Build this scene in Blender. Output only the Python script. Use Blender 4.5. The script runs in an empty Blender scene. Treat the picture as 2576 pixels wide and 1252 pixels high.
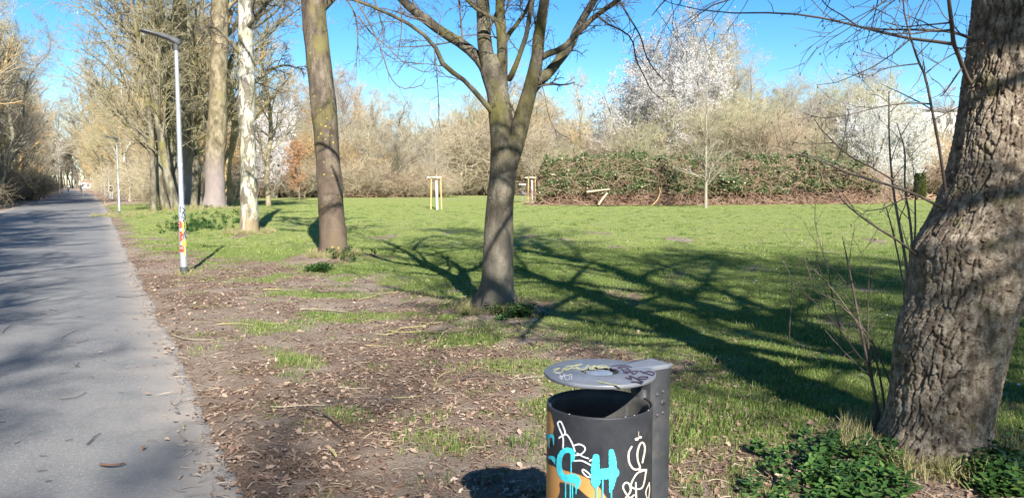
import bpy, math, random
import numpy as np
from mathutils import Vector, Matrix
PI = math.pi
rs = np.random.RandomState(7)
random.seed(7)
C = bpy.context.scene.collection

# ------------------------------------------------------------------ camera, sky, sun, exposure
F = 1946.0; CX = 1288.0; CY = 626.0; H = 1.6; PITCH = math.atan((626 - 465) / F)
cam = bpy.data.cameras.new('camera'); cam.lens = F / 2576 * 36; cam.sensor_width = 36
cam.clip_start = 0.05; cam.clip_end = 6000
co = bpy.data.objects.new('camera', cam); C.objects.link(co)
co.location = (0, 0, H); co.rotation_euler = (PI / 2 - PITCH, 0, 0)
bpy.context.scene.camera = co

SUN_EL = math.radians(32.0); SUN_SLOPE = -0.26       # shadows run along (SUN_SLOPE, 1)
sh = Vector((SUN_SLOPE, 1, 0)).normalized()
world = bpy.data.worlds.new('World'); bpy.context.scene.world = world; world.use_nodes = True
nt = world.node_tree; bg = nt.nodes['Background']; bg.inputs[1].default_value = 0.085
sky = nt.nodes.new('ShaderNodeTexSky'); sky.sky_type = 'NISHITA'; sky.sun_disc = False
sky.sun_elevation = SUN_EL; sky.sun_rotation = math.atan2(-sh.x, -sh.y)
sky.altitude = 100; sky.air_density = 0.9; sky.dust_density = 0.0; sky.ozone_density = 3.0
hsv = nt.nodes.new('ShaderNodeHueSaturation'); hsv.inputs['Saturation'].default_value = 1.35; hsv.inputs['Value'].default_value = 0.95
nt.links.new(sky.outputs[0], hsv.inputs['Color']); nt.links.new(hsv.outputs[0], bg.inputs[0])
sl = bpy.data.lights.new('sun', 'SUN'); sl.energy = 5.0; sl.angle = math.radians(0.5); sl.color = (1, 0.955, 0.88)
so = bpy.data.objects.new('sun', sl); C.objects.link(so)
sd = Vector((sh.x * math.cos(SUN_EL), sh.y * math.cos(SUN_EL), -math.sin(SUN_EL)))
so.rotation_euler = sd.to_track_quat('-Z', 'Y').to_euler()
vs = bpy.context.scene.view_settings
vs.view_transform = 'Standard'; vs.look = 'None'; vs.gamma = 1; vs.exposure = 1.25; vs.use_curve_mapping = False
bpy.context.scene.cycles.max_bounces = 5
bpy.context.scene.cycles.diffuse_bounces = 3

# ------------------------------------------------------------------ helpers
cp, sp = math.cos(PITCH), math.sin(PITCH)
def W(px, py, d):
    """World point seen at (px, py) whose forward distance is d."""
    a = (px - CX) / F; b = -(py - CY) / F
    y = cp + b * sp; z = -sp + b * cp
    return np.array([a * d / y, d, H + z * d / y])
def G(px, py, z0=0.0):
    a = (px - CX) / F; b = -(py - CY) / F
    y = cp + b * sp; z = -sp + b * cp
    k = (z0 - H) / z
    return np.array([a * k, y * k, z0])

_perm = np.random.RandomState(3).permutation(256)
_perm = np.concatenate([_perm, _perm, _perm])
_gr = np.random.RandomState(5).normal(size=(256, 3)); _gr /= np.linalg.norm(_gr, axis=1)[:, None]
def pn(x, y, z=0.0):
    """Vectorised gradient noise, about -1..1."""
    x, y, z = np.broadcast_arrays(np.asarray(x, float), np.asarray(y, float), np.asarray(z, float))
    xi, yi, zi = np.floor(x).astype(int), np.floor(y).astype(int), np.floor(z).astype(int)
    fx, fy, fz = x - xi, y - yi, z - zi
    u, v, w = fx * fx * (3 - 2 * fx), fy * fy * (3 - 2 * fy), fz * fz * (3 - 2 * fz)
    def g(i, j, k):
        h = _perm[_perm[_perm[(xi + i) & 255] + ((yi + j) & 255)] + ((zi + k) & 255)]
        q = _gr[h]
        return q[..., 0] * (fx - i) + q[..., 1] * (fy - j) + q[..., 2] * (fz - k)
    a = g(0, 0, 0) * (1 - u) + g(1, 0, 0) * u; b = g(0, 1, 0) * (1 - u) + g(1, 1, 0) * u
    c = g(0, 0, 1) * (1 - u) + g(1, 0, 1) * u; d = g(0, 1, 1) * (1 - u) + g(1, 1, 1) * u
    return ((a * (1 - v) + b * v) * (1 - w) + (c * (1 - v) + d * v) * w) * 1.6
def cell(u, v, wrap):
    """F1, F2 and a random per cell, periodic in u."""
    ui, vi = np.floor(u).astype(int), np.floor(v).astype(int)
    f1 = np.full(u.shape, 9.0); f2 = f1.copy(); idc = np.zeros(u.shape)
    tab = np.random.RandomState(11).rand(4096, 3)
    for du in (-1, 0, 1):
        for dv in (-1, 0, 1):
            cu = (ui + du) % wrap; cv = vi + dv
            h = (cu * 131 + cv * 977) & 4095
            d = np.hypot(ui + du + tab[h, 0] - u, cv + tab[h, 1] - v)
            m = d < f1
            f2 = np.where(m, f1, np.minimum(f2, d)); idc = np.where(m, tab[h, 2], idc); f1 = np.where(m, d, f1)
    return f1, f2, idc
def sstep(a, b, x):
    t = np.clip((np.asarray(x, float) - a) / (b - a), 0, 1); return t * t * (3 - 2 * t)

def mesh_np(name, V, faces, mats=(), smooth=True, mat_idx=None, attrs=None):
    """faces: list of integer arrays [n, k] (k = 3 or 4)."""
    me = bpy.data.meshes.new(name)
    V = np.asarray(V, dtype=np.float32)
    faces = [np.asarray(f, dtype=np.int32) for f in faces if len(f)]
    loops = np.concatenate([f.ravel() for f in faces])
    tot = np.concatenate([np.full(len(f), f.shape[1], dtype=np.int32) for f in faces])
    start = np.concatenate([[0], np.cumsum(tot)[:-1]]).astype(np.int32)
    me.vertices.add(len(V)); me.vertices.foreach_set('co', V.ravel())
    me.loops.add(len(loops)); me.loops.foreach_set('vertex_index', loops)
    me.polygons.add(len(tot)); me.polygons.foreach_set('loop_start', start); me.polygons.foreach_set('loop_total', tot)
    if smooth: me.polygons.foreach_set('use_smooth', np.ones(len(tot), dtype=bool))
    if mat_idx is not None: me.polygons.foreach_set('material_index', np.asarray(mat_idx, dtype=np.int32))
    for m in mats: me.materials.append(m)
    for k, a in (attrs or {}).items():
        at = me.attributes.new(k, 'FLOAT', 'POINT'); at.data.foreach_set('value', np.asarray(a, dtype=np.float32).ravel())
    me.update(); me.validate()
    return me
def obj(name, me, parent=None, loc=None):
    o = bpy.data.objects.new(name, me); C.objects.link(o)
    if parent is not None: o.parent = parent
    if loc is not None: o.location = loc
    return o
def tag(o, label=None, cat=None, group=None, kind=None):
    if label: o['label'] = label
    if cat: o['category'] = cat
    if group: o['group'] = group
    if kind: o['kind'] = kind
    return o
def thing(name, loc, label, cat, group=None, rz=0.0):
    o = bpy.data.objects.new(name, None); C.objects.link(o)
    o.location = [float(v) for v in loc]; o.rotation_euler = (0, 0, rz); o.empty_display_size = 0.2
    return tag(o, label, cat, group)

def tubes(P, R, sides):
    """P [N,K,3], R [N,K] -> verts, quads."""
    P = np.asarray(P, float); R = np.asarray(R, float)
    N, K, _ = P.shape
    T = np.empty_like(P); T[:, 1:-1] = P[:, 2:] - P[:, :-2]; T[:, 0] = P[:, 1] - P[:, 0]; T[:, -1] = P[:, -1] - P[:, -2]
    T /= np.linalg.norm(T, axis=2, keepdims=True) + 1e-9
    D = P[:, -1] - P[:, 0]
    ref = np.zeros((N, 3)); ref[np.arange(N), np.argmin(np.abs(D), axis=1)] = 1
    A = np.cross(T, ref[:, None, :]); A /= np.linalg.norm(A, axis=2, keepdims=True) + 1e-9
    B = np.cross(T, A)
    th = np.arange(sides) * 2 * PI / sides
    V = P[:, :, None] + R[:, :, None, None] * (A[:, :, None] * np.cos(th)[None, None, :, None] + B[:, :, None] * np.sin(th)[None, None, :, None])
    base = (np.arange(N)[:, None, None] * K + np.arange(K - 1)[None, :, None]) * sides
    j = np.arange(sides)[None, None]; j2 = (j + 1) % sides
    q = np.stack([base + j, base + j2, base + sides + j2, base + sides + j], -1).reshape(-1, 4)
    return V.reshape(-1, 3), q
class Geo:
    def __init__(s): s.V = []; s.F = {}; s.n = 0; s.M = {}
    def add(s, V, Fc, mi=0):
        Fc = np.asarray(Fc)
        s.V.append(np.asarray(V, float).reshape(-1, 3)); s.F.setdefault(Fc.shape[1], []).append(Fc + s.n)
        s.M.setdefault(Fc.shape[1], []).append(np.full(len(Fc), mi)); s.n += len(s.V[-1]); return s
    def tube(s, P, R, sides, mi=0):
        P = np.asarray(P, float)
        if P.ndim == 2: P = P[None]; R = np.asarray(R, float)[None]
        V, q = tubes(P, R, sides); return s.add(V, q, mi)
    def box(s, c, size, rot=None, mi=0):
        k = np.array([[x, y, z] for x in (-.5, .5) for y in (-.5, .5) for z in (-.5, .5)]) * np.array(size)
        if rot is not None: k = k @ np.array(rot).T
        return s.add(k + np.array(c), [[0, 1, 3, 2], [4, 6, 7, 5], [0, 4, 5, 1], [2, 3, 7, 6], [0, 2, 6, 4], [1, 5, 7, 3]], mi)
    def lathe(s, prof, n, c=(0, 0, 0), mi=0):
        prof = np.asarray(prof, float); k = len(prof); th = np.arange(n) * 2 * PI / n
        V = np.stack([prof[:, 0, None] * np.cos(th), prof[:, 0, None] * np.sin(th), np.repeat(prof[:, 1, None], n, 1)], -1) + np.array(c)
        i = np.arange(k - 1)[:, None] * n; j = np.arange(n)[None]; j2 = (j + 1) % n
        return s.add(V, np.stack([i + j, i + j2, i + n + j2, i + n + j], -1).reshape(-1, 4), mi)
    def mesh(s, name, mats, smooth=True):
        ks = list(s.F); V = np.concatenate(s.V)
        return mesh_np(name, V, [np.concatenate(s.F[k]) for k in ks], mats, smooth, np.concatenate([np.concatenate(s.M[k]) for k in ks]))
    def shift(s, v): s.V = [a + np.array(v) for a in s.V]; return s

def smooth_line(pts, rad, n):
    pts = np.asarray(pts, float); rad = np.asarray(rad, float)
    k = len(pts)
    if k < 3:
        t = np.linspace(0, 1, n)[:, None]; return pts[0] * (1 - t) + pts[-1] * t, rad[0] * (1 - t[:, 0]) + rad[-1] * t[:, 0]
    Q = np.concatenate([[2 * pts[0] - pts[1]], pts, [2 * pts[-1] - pts[-2]]]); t = np.linspace(0, k - 1 - 1e-6, n)
    i = t.astype(int); f = (t - i)[:, None]; p0, p1, p2, p3 = Q[i], Q[i + 1], Q[i + 2], Q[i + 3]
    P = .5 * (2 * p1 + (p2 - p0) * f + (2 * p0 - 5 * p1 + 4 * p2 - p3) * f ** 2 + (3 * p1 - p0 - 3 * p2 + p3) * f ** 3)
    return P, np.interp(t, np.arange(k), rad)

def spawn(r, P, R, n, t0, t1, ang, length, K, wob, trop, ratio, tip=.35, up=0.0, taper_t=0.5, rmin=0.0, hook=0.0):
    """Children branches: n per parent; length(parent_len, t) ; trop = vector added per step (grows towards the tip with hook)."""
    P = np.asarray(P, float); R = np.asarray(R, float); N, K0, _ = P.shape
    idx = np.repeat(np.arange(N), n); M = len(idx)
    t = t0 + (t1 - t0) * ((np.tile(np.arange(n), N) + r.rand(M)) / n)
    s = t * (K0 - 1); i = np.minimum(s.astype(int), K0 - 2); f = (s - i)[:, None]
    p = P[idx, i] * (1 - f) + P[idx, i + 1] * f
    tan = P[idx, i + 1] - P[idx, i]; tan /= np.linalg.norm(tan, axis=1, keepdims=True) + 1e-9
    rad = R[idx, i] * (1 - f[:, 0]) + R[idx, i + 1] * f[:, 0]
    plen = np.linalg.norm(np.diff(P, axis=1), axis=2).sum(1)[idx]
    perp = np.cross(tan, r.normal(size=(M, 3))); perp[:, 2] += up; perp /= np.linalg.norm(perp, axis=1, keepdims=True) + 1e-9
    a = np.radians(r.uniform(ang[0], ang[1], M))[:, None]
    d = tan * np.cos(a) + perp * np.sin(a)
    L = length(plen, t) * r.uniform(.65, 1.2, M)
    step = (L / (K - 1))[:, None]; out = np.empty((M, K, 3)); out[:, 0] = p
    for k in range(1, K):
        out[:, k] = out[:, k - 1] + d * step
        tr = np.array(trop) * (1 - hook * 2 * k / (K - 1)) if hook else np.array(trop)
        d = d + r.normal(size=(M, 3)) * wob + tr
        d /= np.linalg.norm(d, axis=1, keepdims=True) + 1e-9
    r0 = np.maximum(rad * ratio * r.uniform(.8, 1.15, M), rmin)
    RR = r0[:, None] * np.linspace(1, tip, K)[None]
    return out, RR

# ------------------------------------------------------------------ materials
def M_(name):
    m = bpy.data.materials.new(name); m.use_nodes = True
    return m, m.node_tree, m.node_tree.nodes['Principled BSDF']
def N_(t, ty, **kw):
    n = t.nodes.new(ty)
    for k, v in kw.items():
        if k in n.inputs: n.inputs[k].default_value = v
        else: setattr(n, k, v)
    return n
def ramp(t, fac, stops):
    n = t.nodes.new('ShaderNodeValToRGB'); e = n.color_ramp.elements
    while len(e) < len(stops): e.new(0.5)
    for i, (p, c) in enumerate(stops):
        e[i].position = p; e[i].color = (*c, 1) if len(c) == 3 else c
    if fac is not None: t.links.new(fac, n.inputs[0])
    return n
def noise(t, vec, scale, detail=4, rough=.6, mapping=None, dist=0.0):
    if mapping is not None:
        mp = N_(t, 'ShaderNodeMapping'); mp.inputs['Scale'].default_value = mapping; t.links.new(vec, mp.inputs[0]); vec = mp.outputs[0]
    n = N_(t, 'ShaderNodeTexNoise'); n.inputs['Scale'].default_value = scale; n.inputs['Detail'].default_value = detail
    n.inputs['Roughness'].default_value = rough; n.inputs['Distortion'].default_value = dist; t.links.new(vec, n.inputs['Vector']); return n
def mix(t, a, b, fac, bt='MIX'):
    n = t.nodes.new('ShaderNodeMix'); n.data_type = 'RGBA'; n.blend_type = bt
    for v, s in ((fac, 0), (a, 6), (b, 7)):
        if hasattr(v, 'is_linked') or hasattr(v, 'links'): t.links.new(v, n.inputs[s])
        else: n.inputs[s].default_value = (*v, 1) if isinstance(v, tuple) else v
    return n.outputs[2]
def bump(t, b, h, strength, dist):
    n = N_(t, 'ShaderNodeBump'); n.inputs['Strength'].default_value = strength; n.inputs['Distance'].default_value = dist
    t.links.new(h, n.inputs['Height']); t.links.new(n.outputs[0], b.inputs['Normal'])
def plain(name, col, rough=.6, metal=0.0, var=0.0, scale=20, bmp=0.0):
    m, t, b = M_(name); b.inputs['Roughness'].default_value = rough; b.inputs['Metallic'].default_value = metal
    tc = N_(t, 'ShaderNodeTexCoord')
    n = noise(t, tc.outputs['Object'], scale, 5)
    d = tuple(c * (1 - var) for c in col); l = tuple(min(1, c * (1 + var)) for c in col)
    t.links.new(ramp(t, n.outputs[0], [(.3, d), (.7, l)]).outputs[0], b.inputs['Base Color'])
    if bmp: bump(t, b, n.outputs[0], bmp, .01)
    return m
def twig_mat(name, c1, c2, rough=.75, tint=True):
    """Bark of thin wood; each copy is tinted by its object colour and varies a little from copy to copy."""
    m, t, b = M_(name); b.inputs['Roughness'].default_value = rough; b.inputs['Specular IOR Level'].default_value = .25
    tc = N_(t, 'ShaderNodeTexCoord'); n = noise(t, tc.outputs['Object'], 1.3, 3)
    c = ramp(t, n.outputs[0], [(.35, c1), (.65, c2)]).outputs[0]
    if tint:
        oi = N_(t, 'ShaderNodeObjectInfo'); c = mix(t, c, oi.outputs['Color'], 1.0, 'MULTIPLY')
    t.links.new(c, b.inputs['Base Color']); return m
def bark_mat(name, dark, mid, light, moss=None, moss_amt=.5, zs=.35, scale=9, bmp=.6, spots=None, base=None):
    m, t, b = M_(name); b.inputs['Roughness'].default_value = .85; b.inputs['Specular IOR Level'].default_value = .2
    tc = N_(t, 'ShaderNodeTexCoord'); o = tc.outputs['Object']
    n1 = noise(t, o, scale, 8, .65, (1, 1, zs)); n2 = noise(t, o, scale * .28, 5, .6, (1, 1, zs * 1.6)); n3 = noise(t, o, scale * 6, 5, .7, (1, 1, .6))
    c = ramp(t, n1.outputs[0], [(.38, dark), (.5, mid), (.60, light)]).outputs[0]
    c = mix(t, c, tuple(v * .62 for v in mid), ramp(t, n3.outputs[0], [(.52, (0, 0, 0)), (.68, (1, 1, 1))]).outputs[0])
    if moss:
        c = mix(t, c, moss, ramp(t, n2.outputs[0], [(.62 - moss_amt * .2, (0, 0, 0)), (.72 - moss_amt * .2, (1, 1, 1))]).outputs[0])
    if base:
        sx = N_(t, 'ShaderNodeSeparateXYZ'); t.links.new(o, sx.inputs[0])
        mr = N_(t, 'ShaderNodeMapRange'); mr.inputs[1].default_value = base[1]; mr.inputs[2].default_value = base[2]; mr.inputs[3].default_value = .8; mr.inputs[4].default_value = 0
        t.links.new(sx.outputs[2], mr.inputs[0]); c = mix(t, c, base[0], mr.outputs[0])
    if spots:
        v = N_(t, 'ShaderNodeTexVoronoi'); v.inputs['Scale'].default_value = spots[1]; t.links.new(o, v.inputs['Vector'])
        nn = noise(t, o, spots[1] * .18, 3)
        f = N_(t, 'ShaderNodeMath', operation='LESS_THAN'); t.links.new(v.outputs[0], f.inputs[0]); f.inputs[1].default_value = spots[2]
        g = N_(t, 'ShaderNodeMath', operation='MULTIPLY'); t.links.new(f.outputs[0], g.inputs[0])
        t.links.new(ramp(t, nn.outputs[0], [(.55, (0, 0, 0)), (.60, (1, 1, 1))]).outputs[0], g.inputs[1])
        c = mix(t, c, spots[0], g.outputs[0])
    t.links.new(c, b.inputs['Base Color'])
    ad = N_(t, 'ShaderNodeMath', operation='ADD'); t.links.new(n1.outputs[0], ad.inputs[0]); t.links.new(n3.outputs[0], ad.inputs[1])
    bump(t, b, ad.outputs[0], bmp, .02)
    return m

m_twig = twig_mat('twig_bark', (.38, .35, .28), (.54, .50, .40))
m_wood = twig_mat('limb_bark', (.17, .15, .11), (.36, .33, .25))
m_ctree = bark_mat('grey_bark', (.045, .038, .028), (.10, .086, .062), (.175, .155, .115), (.12, .108, .038), .6, scale=6, bmp=.9, spots=((.45, .44, .39), 9, .09), base=((.17, .15, .12), .2, 1.3))
m_ctwig = plain('grey_twig', (.11, .09, .07), .8, 0, .35, 6)
m_stree = bark_mat('brown_bark', (.055, .043, .032), (.12, .095, .07), (.20, .165, .12), (.17, .15, .055), .5, scale=5, bmp=.9, spots=((.42, .33, .04), 11, .22), base=((.135, .095, .068), .2, 3.2))
m_poplar = bark_mat('lichened_bark', (.10, .08, .05), (.20, .165, .10), (.30, .25, .165), (.22, .185, .095), .30, zs=.5, scale=4, bmp=1.0, base=((.26, .215, .205), 1.8, 3.6))
m_clump = bark_mat('mossy_bark', (.07, .062, .042), (.15, .13, .09), (.26, .23, .165), (.17, .15, .05), .5, scale=4, bmp=.9)
m_right = bark_mat('furrowed_bark', (.15, .11, .08), (.31, .245, .18), (.50, .42, .325), (.20, .18, .09), .2, zs=.9, scale=20, bmp=.9)
m_shoot = plain('shoot_bark', (.10, .075, .06), .6, 0, .3, 8)
def birch_mat():
    m, t, b = M_('birch_bark'); b.inputs['Roughness'].default_value = .6
    tc = N_(t, 'ShaderNodeTexCoord'); o = tc.outputs['Object']
    n1 = noise(t, o, 3.5, 6, .75, (1.3, 1.3, .5), .8); n2 = noise(t, o, 14, 5, .6, (.5, .5, 3)); n3 = noise(t, o, 2, 4)
    c = ramp(t, n3.outputs[0], [(.4, (.50, .47, .395)), (.6, (.37, .35, .23))]).outputs[0]
    c = mix(t, c, (.13, .11, .075), ramp(t, n1.outputs[0], [(.475, (0, 0, 0)), (.53, (1, 1, 1))]).outputs[0])
    c = mix(t, c, (.26, .23, .17), ramp(t, n2.outputs[0], [(.60, (0, 0, 0)), (.66, (1, 1, 1))]).outputs[0])
    sx = N_(t, 'ShaderNodeSeparateXYZ'); t.links.new(o, sx.inputs[0])
    n4 = noise(t, o, 9, 6, .7, (1, 1, .25), .4)
    mr = N_(t, 'ShaderNodeMapRange'); mr.inputs[1].default_value = 0; mr.inputs[2].default_value = 2.2; mr.inputs[3].default_value = .14; mr.inputs[4].default_value = -.25
    t.links.new(sx.outputs[2], mr.inputs[0])
    ad = N_(t, 'ShaderNodeMath', operation='ADD'); t.links.new(n4.outputs[0], ad.inputs[0]); t.links.new(mr.outputs[0], ad.inputs[1])
    c = mix(t, c, (.27, .20, .115), ramp(t, ad.outputs[0], [(.52, (0, 0, 0)), (.62, (1, 1, 1))]).outputs[0])
    t.links.new(c, b.inputs['Base Color']); bump(t, b, n4.outputs[0], .5, .02); return m
m_birch = birch_mat()

def leaf_mat(name, stops, rough=.6, trans=.25, tint=False):
    """Leaves, blades and petals: colour differs from instance to instance or from place to place."""
    m, t, b = M_(name); b.inputs['Roughness'].default_value = rough; b.inputs['Specular IOR Level'].default_value = .3
    oi = N_(t, 'ShaderNodeObjectInfo'); geo = N_(t, 'ShaderNodeNewGeometry')
    ad = N_(t, 'ShaderNodeMath', operation='ADD'); t.links.new(oi.outputs['Random'], ad.inputs[0]); t.links.new(geo.outputs['Random Per Island'], ad.inputs[1])
    fr = N_(t, 'ShaderNodeMath', operation='FRACT'); t.links.new(ad.outputs[0], fr.inputs[0])
    c = ramp(t, fr.outputs[0], stops).outputs[0]
    if tint: c = mix(t, c, oi.outputs['Color'], 1.0, 'MULTIPLY')
    t.links.new(c, b.inputs['Base Color'])
    tr = N_(t, 'ShaderNodeBsdfTranslucent'); t.links.new(c, tr.inputs[0])
    ms = N_(t, 'ShaderNodeMixShader'); ms.inputs[0].default_value = trans
    t.links.new(b.outputs[0], ms.inputs[1]); t.links.new(tr.outputs[0], ms.inputs[2])
    t.links.new(ms.outputs[0], t.nodes['Material Output'].inputs[0]); return m
m_grass = leaf_mat('grass_blade', [(0, (.08, .14, .028)), (.5, (.155, .225, .048)), (.85, (.26, .305, .09)), (1, (.42, .38, .20))], .5, .3)
m_litter = leaf_mat('dead_leaf', [(0, (.12, .07, .048)), (.35, (.25, .16, .11)), (.75, (.37, .26, .19)), (.96, (.40, .30, .225)), (1, (.52, .43, .35))], .7, .12)
m_nettle = leaf_mat('nettle_leaf', [(0, (.025, .065, .015)), (.5, (.05, .115, .025)), (.85, (.09, .17, .04)), (1, (.16, .21, .06))], .5, .2)
m_ivy = leaf_mat('bramble_leaf', [(0, (.035, .06, .018)), (.55, (.075, .11, .035)), (.86, (.13, .15, .06)), (.96, (.30, .24, .15)), (1, (.5, .42, .3))], .5, .12)
m_dead = twig_mat('dead_stem', (.26, .15, .10), (.50, .34, .24), tint=False)
m_blossom = leaf_mat('blossom_petal', [(0, (.72, .70, .66)), (1, (.86, .85, .82))], .7, .35, True)
m_orange = leaf_mat('withered_leaf', [(0, (.34, .17, .08)), (1, (.52, .29, .15))], .7, .25)
m_bud = plain('bud', (.06, .04, .035), .6)

# ------------------------------------------------------------------ the lie of the land
PR0, PL0, PS = .706, -5.8, -.537            # right / left path edge x = PR0 + PS*y
def bend(y): return np.where(np.asarray(y) > 40, -1.8e-4 * (np.clip(y, 40, 400) - 40.) ** 2, 0.0)
def path_right(y): return PR0 + PS * np.asarray(y, float) + bend(y)
def path_left(y): return PL0 + PS * np.asarray(y, float) + bend(y)
def off_right(x, y): return (x - path_right(y)) * .881
def off_left(x, y): return (path_left(y) - x) * .881
def gz(x, y):
    x = np.asarray(x, float); y = np.asarray(y, float)
    o = np.maximum(off_right(x, y), off_left(x, y))
    k = sstep(.1, 2.5, o)
    z = k * (.05 * pn(x * .35, y * .35) + .12 * pn(x * .05 + 3, y * .05)) + sstep(0.0, .5, o) * .02 * pn(x * 2.1, y * 2.1, 4)
    for cx_, cy_, r_, h_ in ((-17.0, 41.5, 3.4, .34), (-20., 50, 4, .3), (-3.85, 16.8, 1.2, .13), (-.2, 10.1, 1.0, .08), (2.5, 4.6, 1.0, .07), (-13.4, 36, 3, .15), (-8.5, 25, 1.2, .1)):
        z = z + k * h_ * np.exp(-((x - cx_) ** 2 + (y - cy_) ** 2) / (r_ * r_))
    return z - .012 * (o > .02) - .03 * (o <= .02)
def litter(x, y):
    """How far dead leaves and bare soil replace grass, 0..1."""
    x = np.asarray(x, float); y = np.asarray(y, float)
    lim = np.interp(y, [-5, 2, 4.9, 7, 10, 13.8, 17, 20, 30, 60], [4.0, 2.0, 1.3, 1.2, .2, -2.6, -6.3, -9.2, -15.6, -32])
    n = pn(x * .8, y * .8, 2) * .9 + pn(x * 2.6, y * 2.6, 7) * .7
    a = 1 - sstep(-1.7, 1.9, x - lim + n * 1.4)
    for bx, by, br in ((-3.85, 16.6, 1.6), (-.3, 9.8, 1.4), (2.2, 4.0, 1.1), (-8.4, 24.7, .8), (-18, 46, 2.0)):
        a = np.maximum(a, 1 - sstep(.3, 1.0, np.hypot(x - bx, (y - by) * .8) / br + n * .3))
    a = np.maximum(a, .75 * sstep(.15, .5, pn(x * .5 + 9, y * .5, 3)) * sstep(16, 9, y) * sstep(-1, 1, x))
    a = np.maximum(a, .8 * (1 - sstep(0, 1.2, off_right(x, y) + n * .5)))
    a = np.maximum(a, .62 * sstep(.28, .55, pn(x * .9, y * .45, 21)) * sstep(45, 25, y))
    ol = off_left(x, y); a = np.where(ol > 0, np.clip(.75 + .5 * n, 0, 1), a)
    green = sstep(.15, .4, pn(x * 1.1 + 5, y * 1.1, 11))
    return np.clip(a * (1 - .55 * green * (off_right(x, y) > .8)), 0, 1)

def bare(x, y):
    """Where the dead leaves thin out and pale trodden soil shows."""
    return sstep(-.05, .6, .6 * pn(x * .5 + 2, y * .5, 31) + .6 * pn(x * 1.5, y * 1.5, 32) + .6 * pn(x * 4.5, y * 4.5, 33) + .25)
def axis(lo, hi, fine_lo, fine_hi, step, g=1.09):
    a = list(np.arange(fine_lo, fine_hi, step)); s = step; v = a[-1]
    while v < hi: s *= g; v += s; a.append(v)
    s = step; v = a[0]; b = []
    while v > lo: s *= g; v -= s; b.append(v)
    return np.array(b[::-1] + a)
gx = axis(-3000, 3000, -14, 9, .13, 1.07); gy = axis(-600, 4000, 1.5, 30, .13, 1.07)
X, Y = np.meshgrid(gx, gy); Z = gz(X, Y)
nx, ny = len(gx), len(gy)
i = (np.arange(ny - 1)[:, None] * nx + np.arange(nx - 1)[None])
q = np.stack([i, i + 1, i + nx + 1, i + nx], -1).reshape(-1, 4)
m, t, b = M_('meadow_ground'); b.inputs['Roughness'].default_value = .95; b.inputs['Specular IOR Level'].default_value = .1
tc = N_(t, 'ShaderNodeTexCoord'); o = tc.outputs['Object']
at = N_(t, 'ShaderNodeAttribute'); at.attribute_name = 'litter'
n1 = noise(t, o, .35, 8, .7); n2 = noise(t, o, 5, 8, .8); n3 = noise(t, o, 38, 5, .75); n4 = noise(t, o, 2.2, 5, .7)
g1 = ramp(t, n2.outputs[0], [(.34, (.13, .18, .04)), (.5, (.30, .35, .10)), (.62, (.44, .45, .20))]).outputs[0]
g1 = mix(t, g1, (.38, .37, .17), ramp(t, n1.outputs[0], [(.42, (0, 0, 0)), (.68, (.6, .6, .6))]).outputs[0])
g1 = mix(t, g1, (.08, .11, .02), ramp(t, n3.outputs[0], [(.50, (0, 0, 0)), (.66, (.85, .85, .85))]).outputs[0])
l1 = ramp(t, n3.outputs[0], [(.28, (.10, .062, .044)), (.45, (.21, .14, .10)), (.6, (.34, .245, .18)), (.78, (.46, .36, .28))]).outputs[0]
ab = N_(t, 'ShaderNodeAttribute'); ab.attribute_name = 'bare'
l2 = ramp(t, n4.outputs[0], [(.35, (.33, .25, .19)), (.65, (.50, .40, .315))]).outputs[0]
l2 = mix(t, l2, (.16, .11, .08), ramp(t, n3.outputs[0], [(.47, (0, 0, 0)), (.7, (.7, .7, .7))]).outputs[0])
l1 = mix(t, l1, l2, ab.outputs['Fac'])
s1 = N_(t, 'ShaderNodeMath', operation='MULTIPLY_ADD'); t.links.new(n2.outputs[0], s1.inputs[0]); s1.inputs[1].default_value = .9; s1.inputs[2].default_value = -.45
s2 = N_(t, 'ShaderNodeMath', operation='ADD'); t.links.new(s1.outputs[0], s2.inputs[0]); t.links.new(at.outputs['Fac'], s2.inputs[1])
c = mix(t, g1, l1, ramp(t, s2.outputs[0], [(.38, (0, 0, 0)), (.6, (1, 1, 1))]).outputs[0])
t.links.new(c, b.inputs['Base Color'])
ad = N_(t, 'ShaderNodeMath', operation='ADD'); t.links.new(n2.outputs[0], ad.inputs[0]); t.links.new(n3.outputs[0], ad.inputs[1]); bump(t, b, ad.outputs[0], 1.0, .05)
gme = mesh_np('ground', np.stack([X, Y, Z], -1).reshape(-1, 3), [q], [m], True, None, {'litter': litter(X, Y), 'bare': bare(X, Y)})
tag(obj('ground', gme), kind='structure')

# asphalt path with a crumbling edge
ys = np.concatenate([np.arange(-40, 2, 1.0), np.arange(2, 30, .04), np.arange(30, 100, .5), np.arange(100, 420, 4.0)])
us = np.concatenate([[0, .004, .012, .03], np.linspace(.08, .92, 15), [.97, .988, .996, 1.0]])
eL = path_left(ys) + .10 * pn(ys * 1.3, 3.3) + .04 * pn(ys * 6, 8.1)
eR = path_right(ys) + .07 * pn(ys * .9, 1.7) + .035 * pn(ys * 4.5, 6.1) + .03 * pn(ys * 11, 2.2) + .02 * pn(ys * 23, 5.2)
PX = eL[:, None] + (eR - eL)[:, None] * us[None]; PY = np.repeat(ys[:, None], len(us), 1)
PZ = .006 + .02 * (1 - (2 * us - 1) ** 2)[None] + 0 * PX + .004 * pn(PX * .8, PY * .8); PZ[:, 0] = -.05; PZ[:, -1] = -.05
k = len(us); i = (np.arange(len(ys) - 1)[:, None] * k + np.arange(k - 1)[None]); q = np.stack([i, i + 1, i + k + 1, i + k], -1).reshape(-1, 4)
m, t, b = M_('worn_asphalt'); b.inputs['Roughness'].default_value = .85; b.inputs['Specular IOR Level'].default_value = .3
tc = N_(t, 'ShaderNodeTexCoord'); o = tc.outputs['Object']
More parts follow.
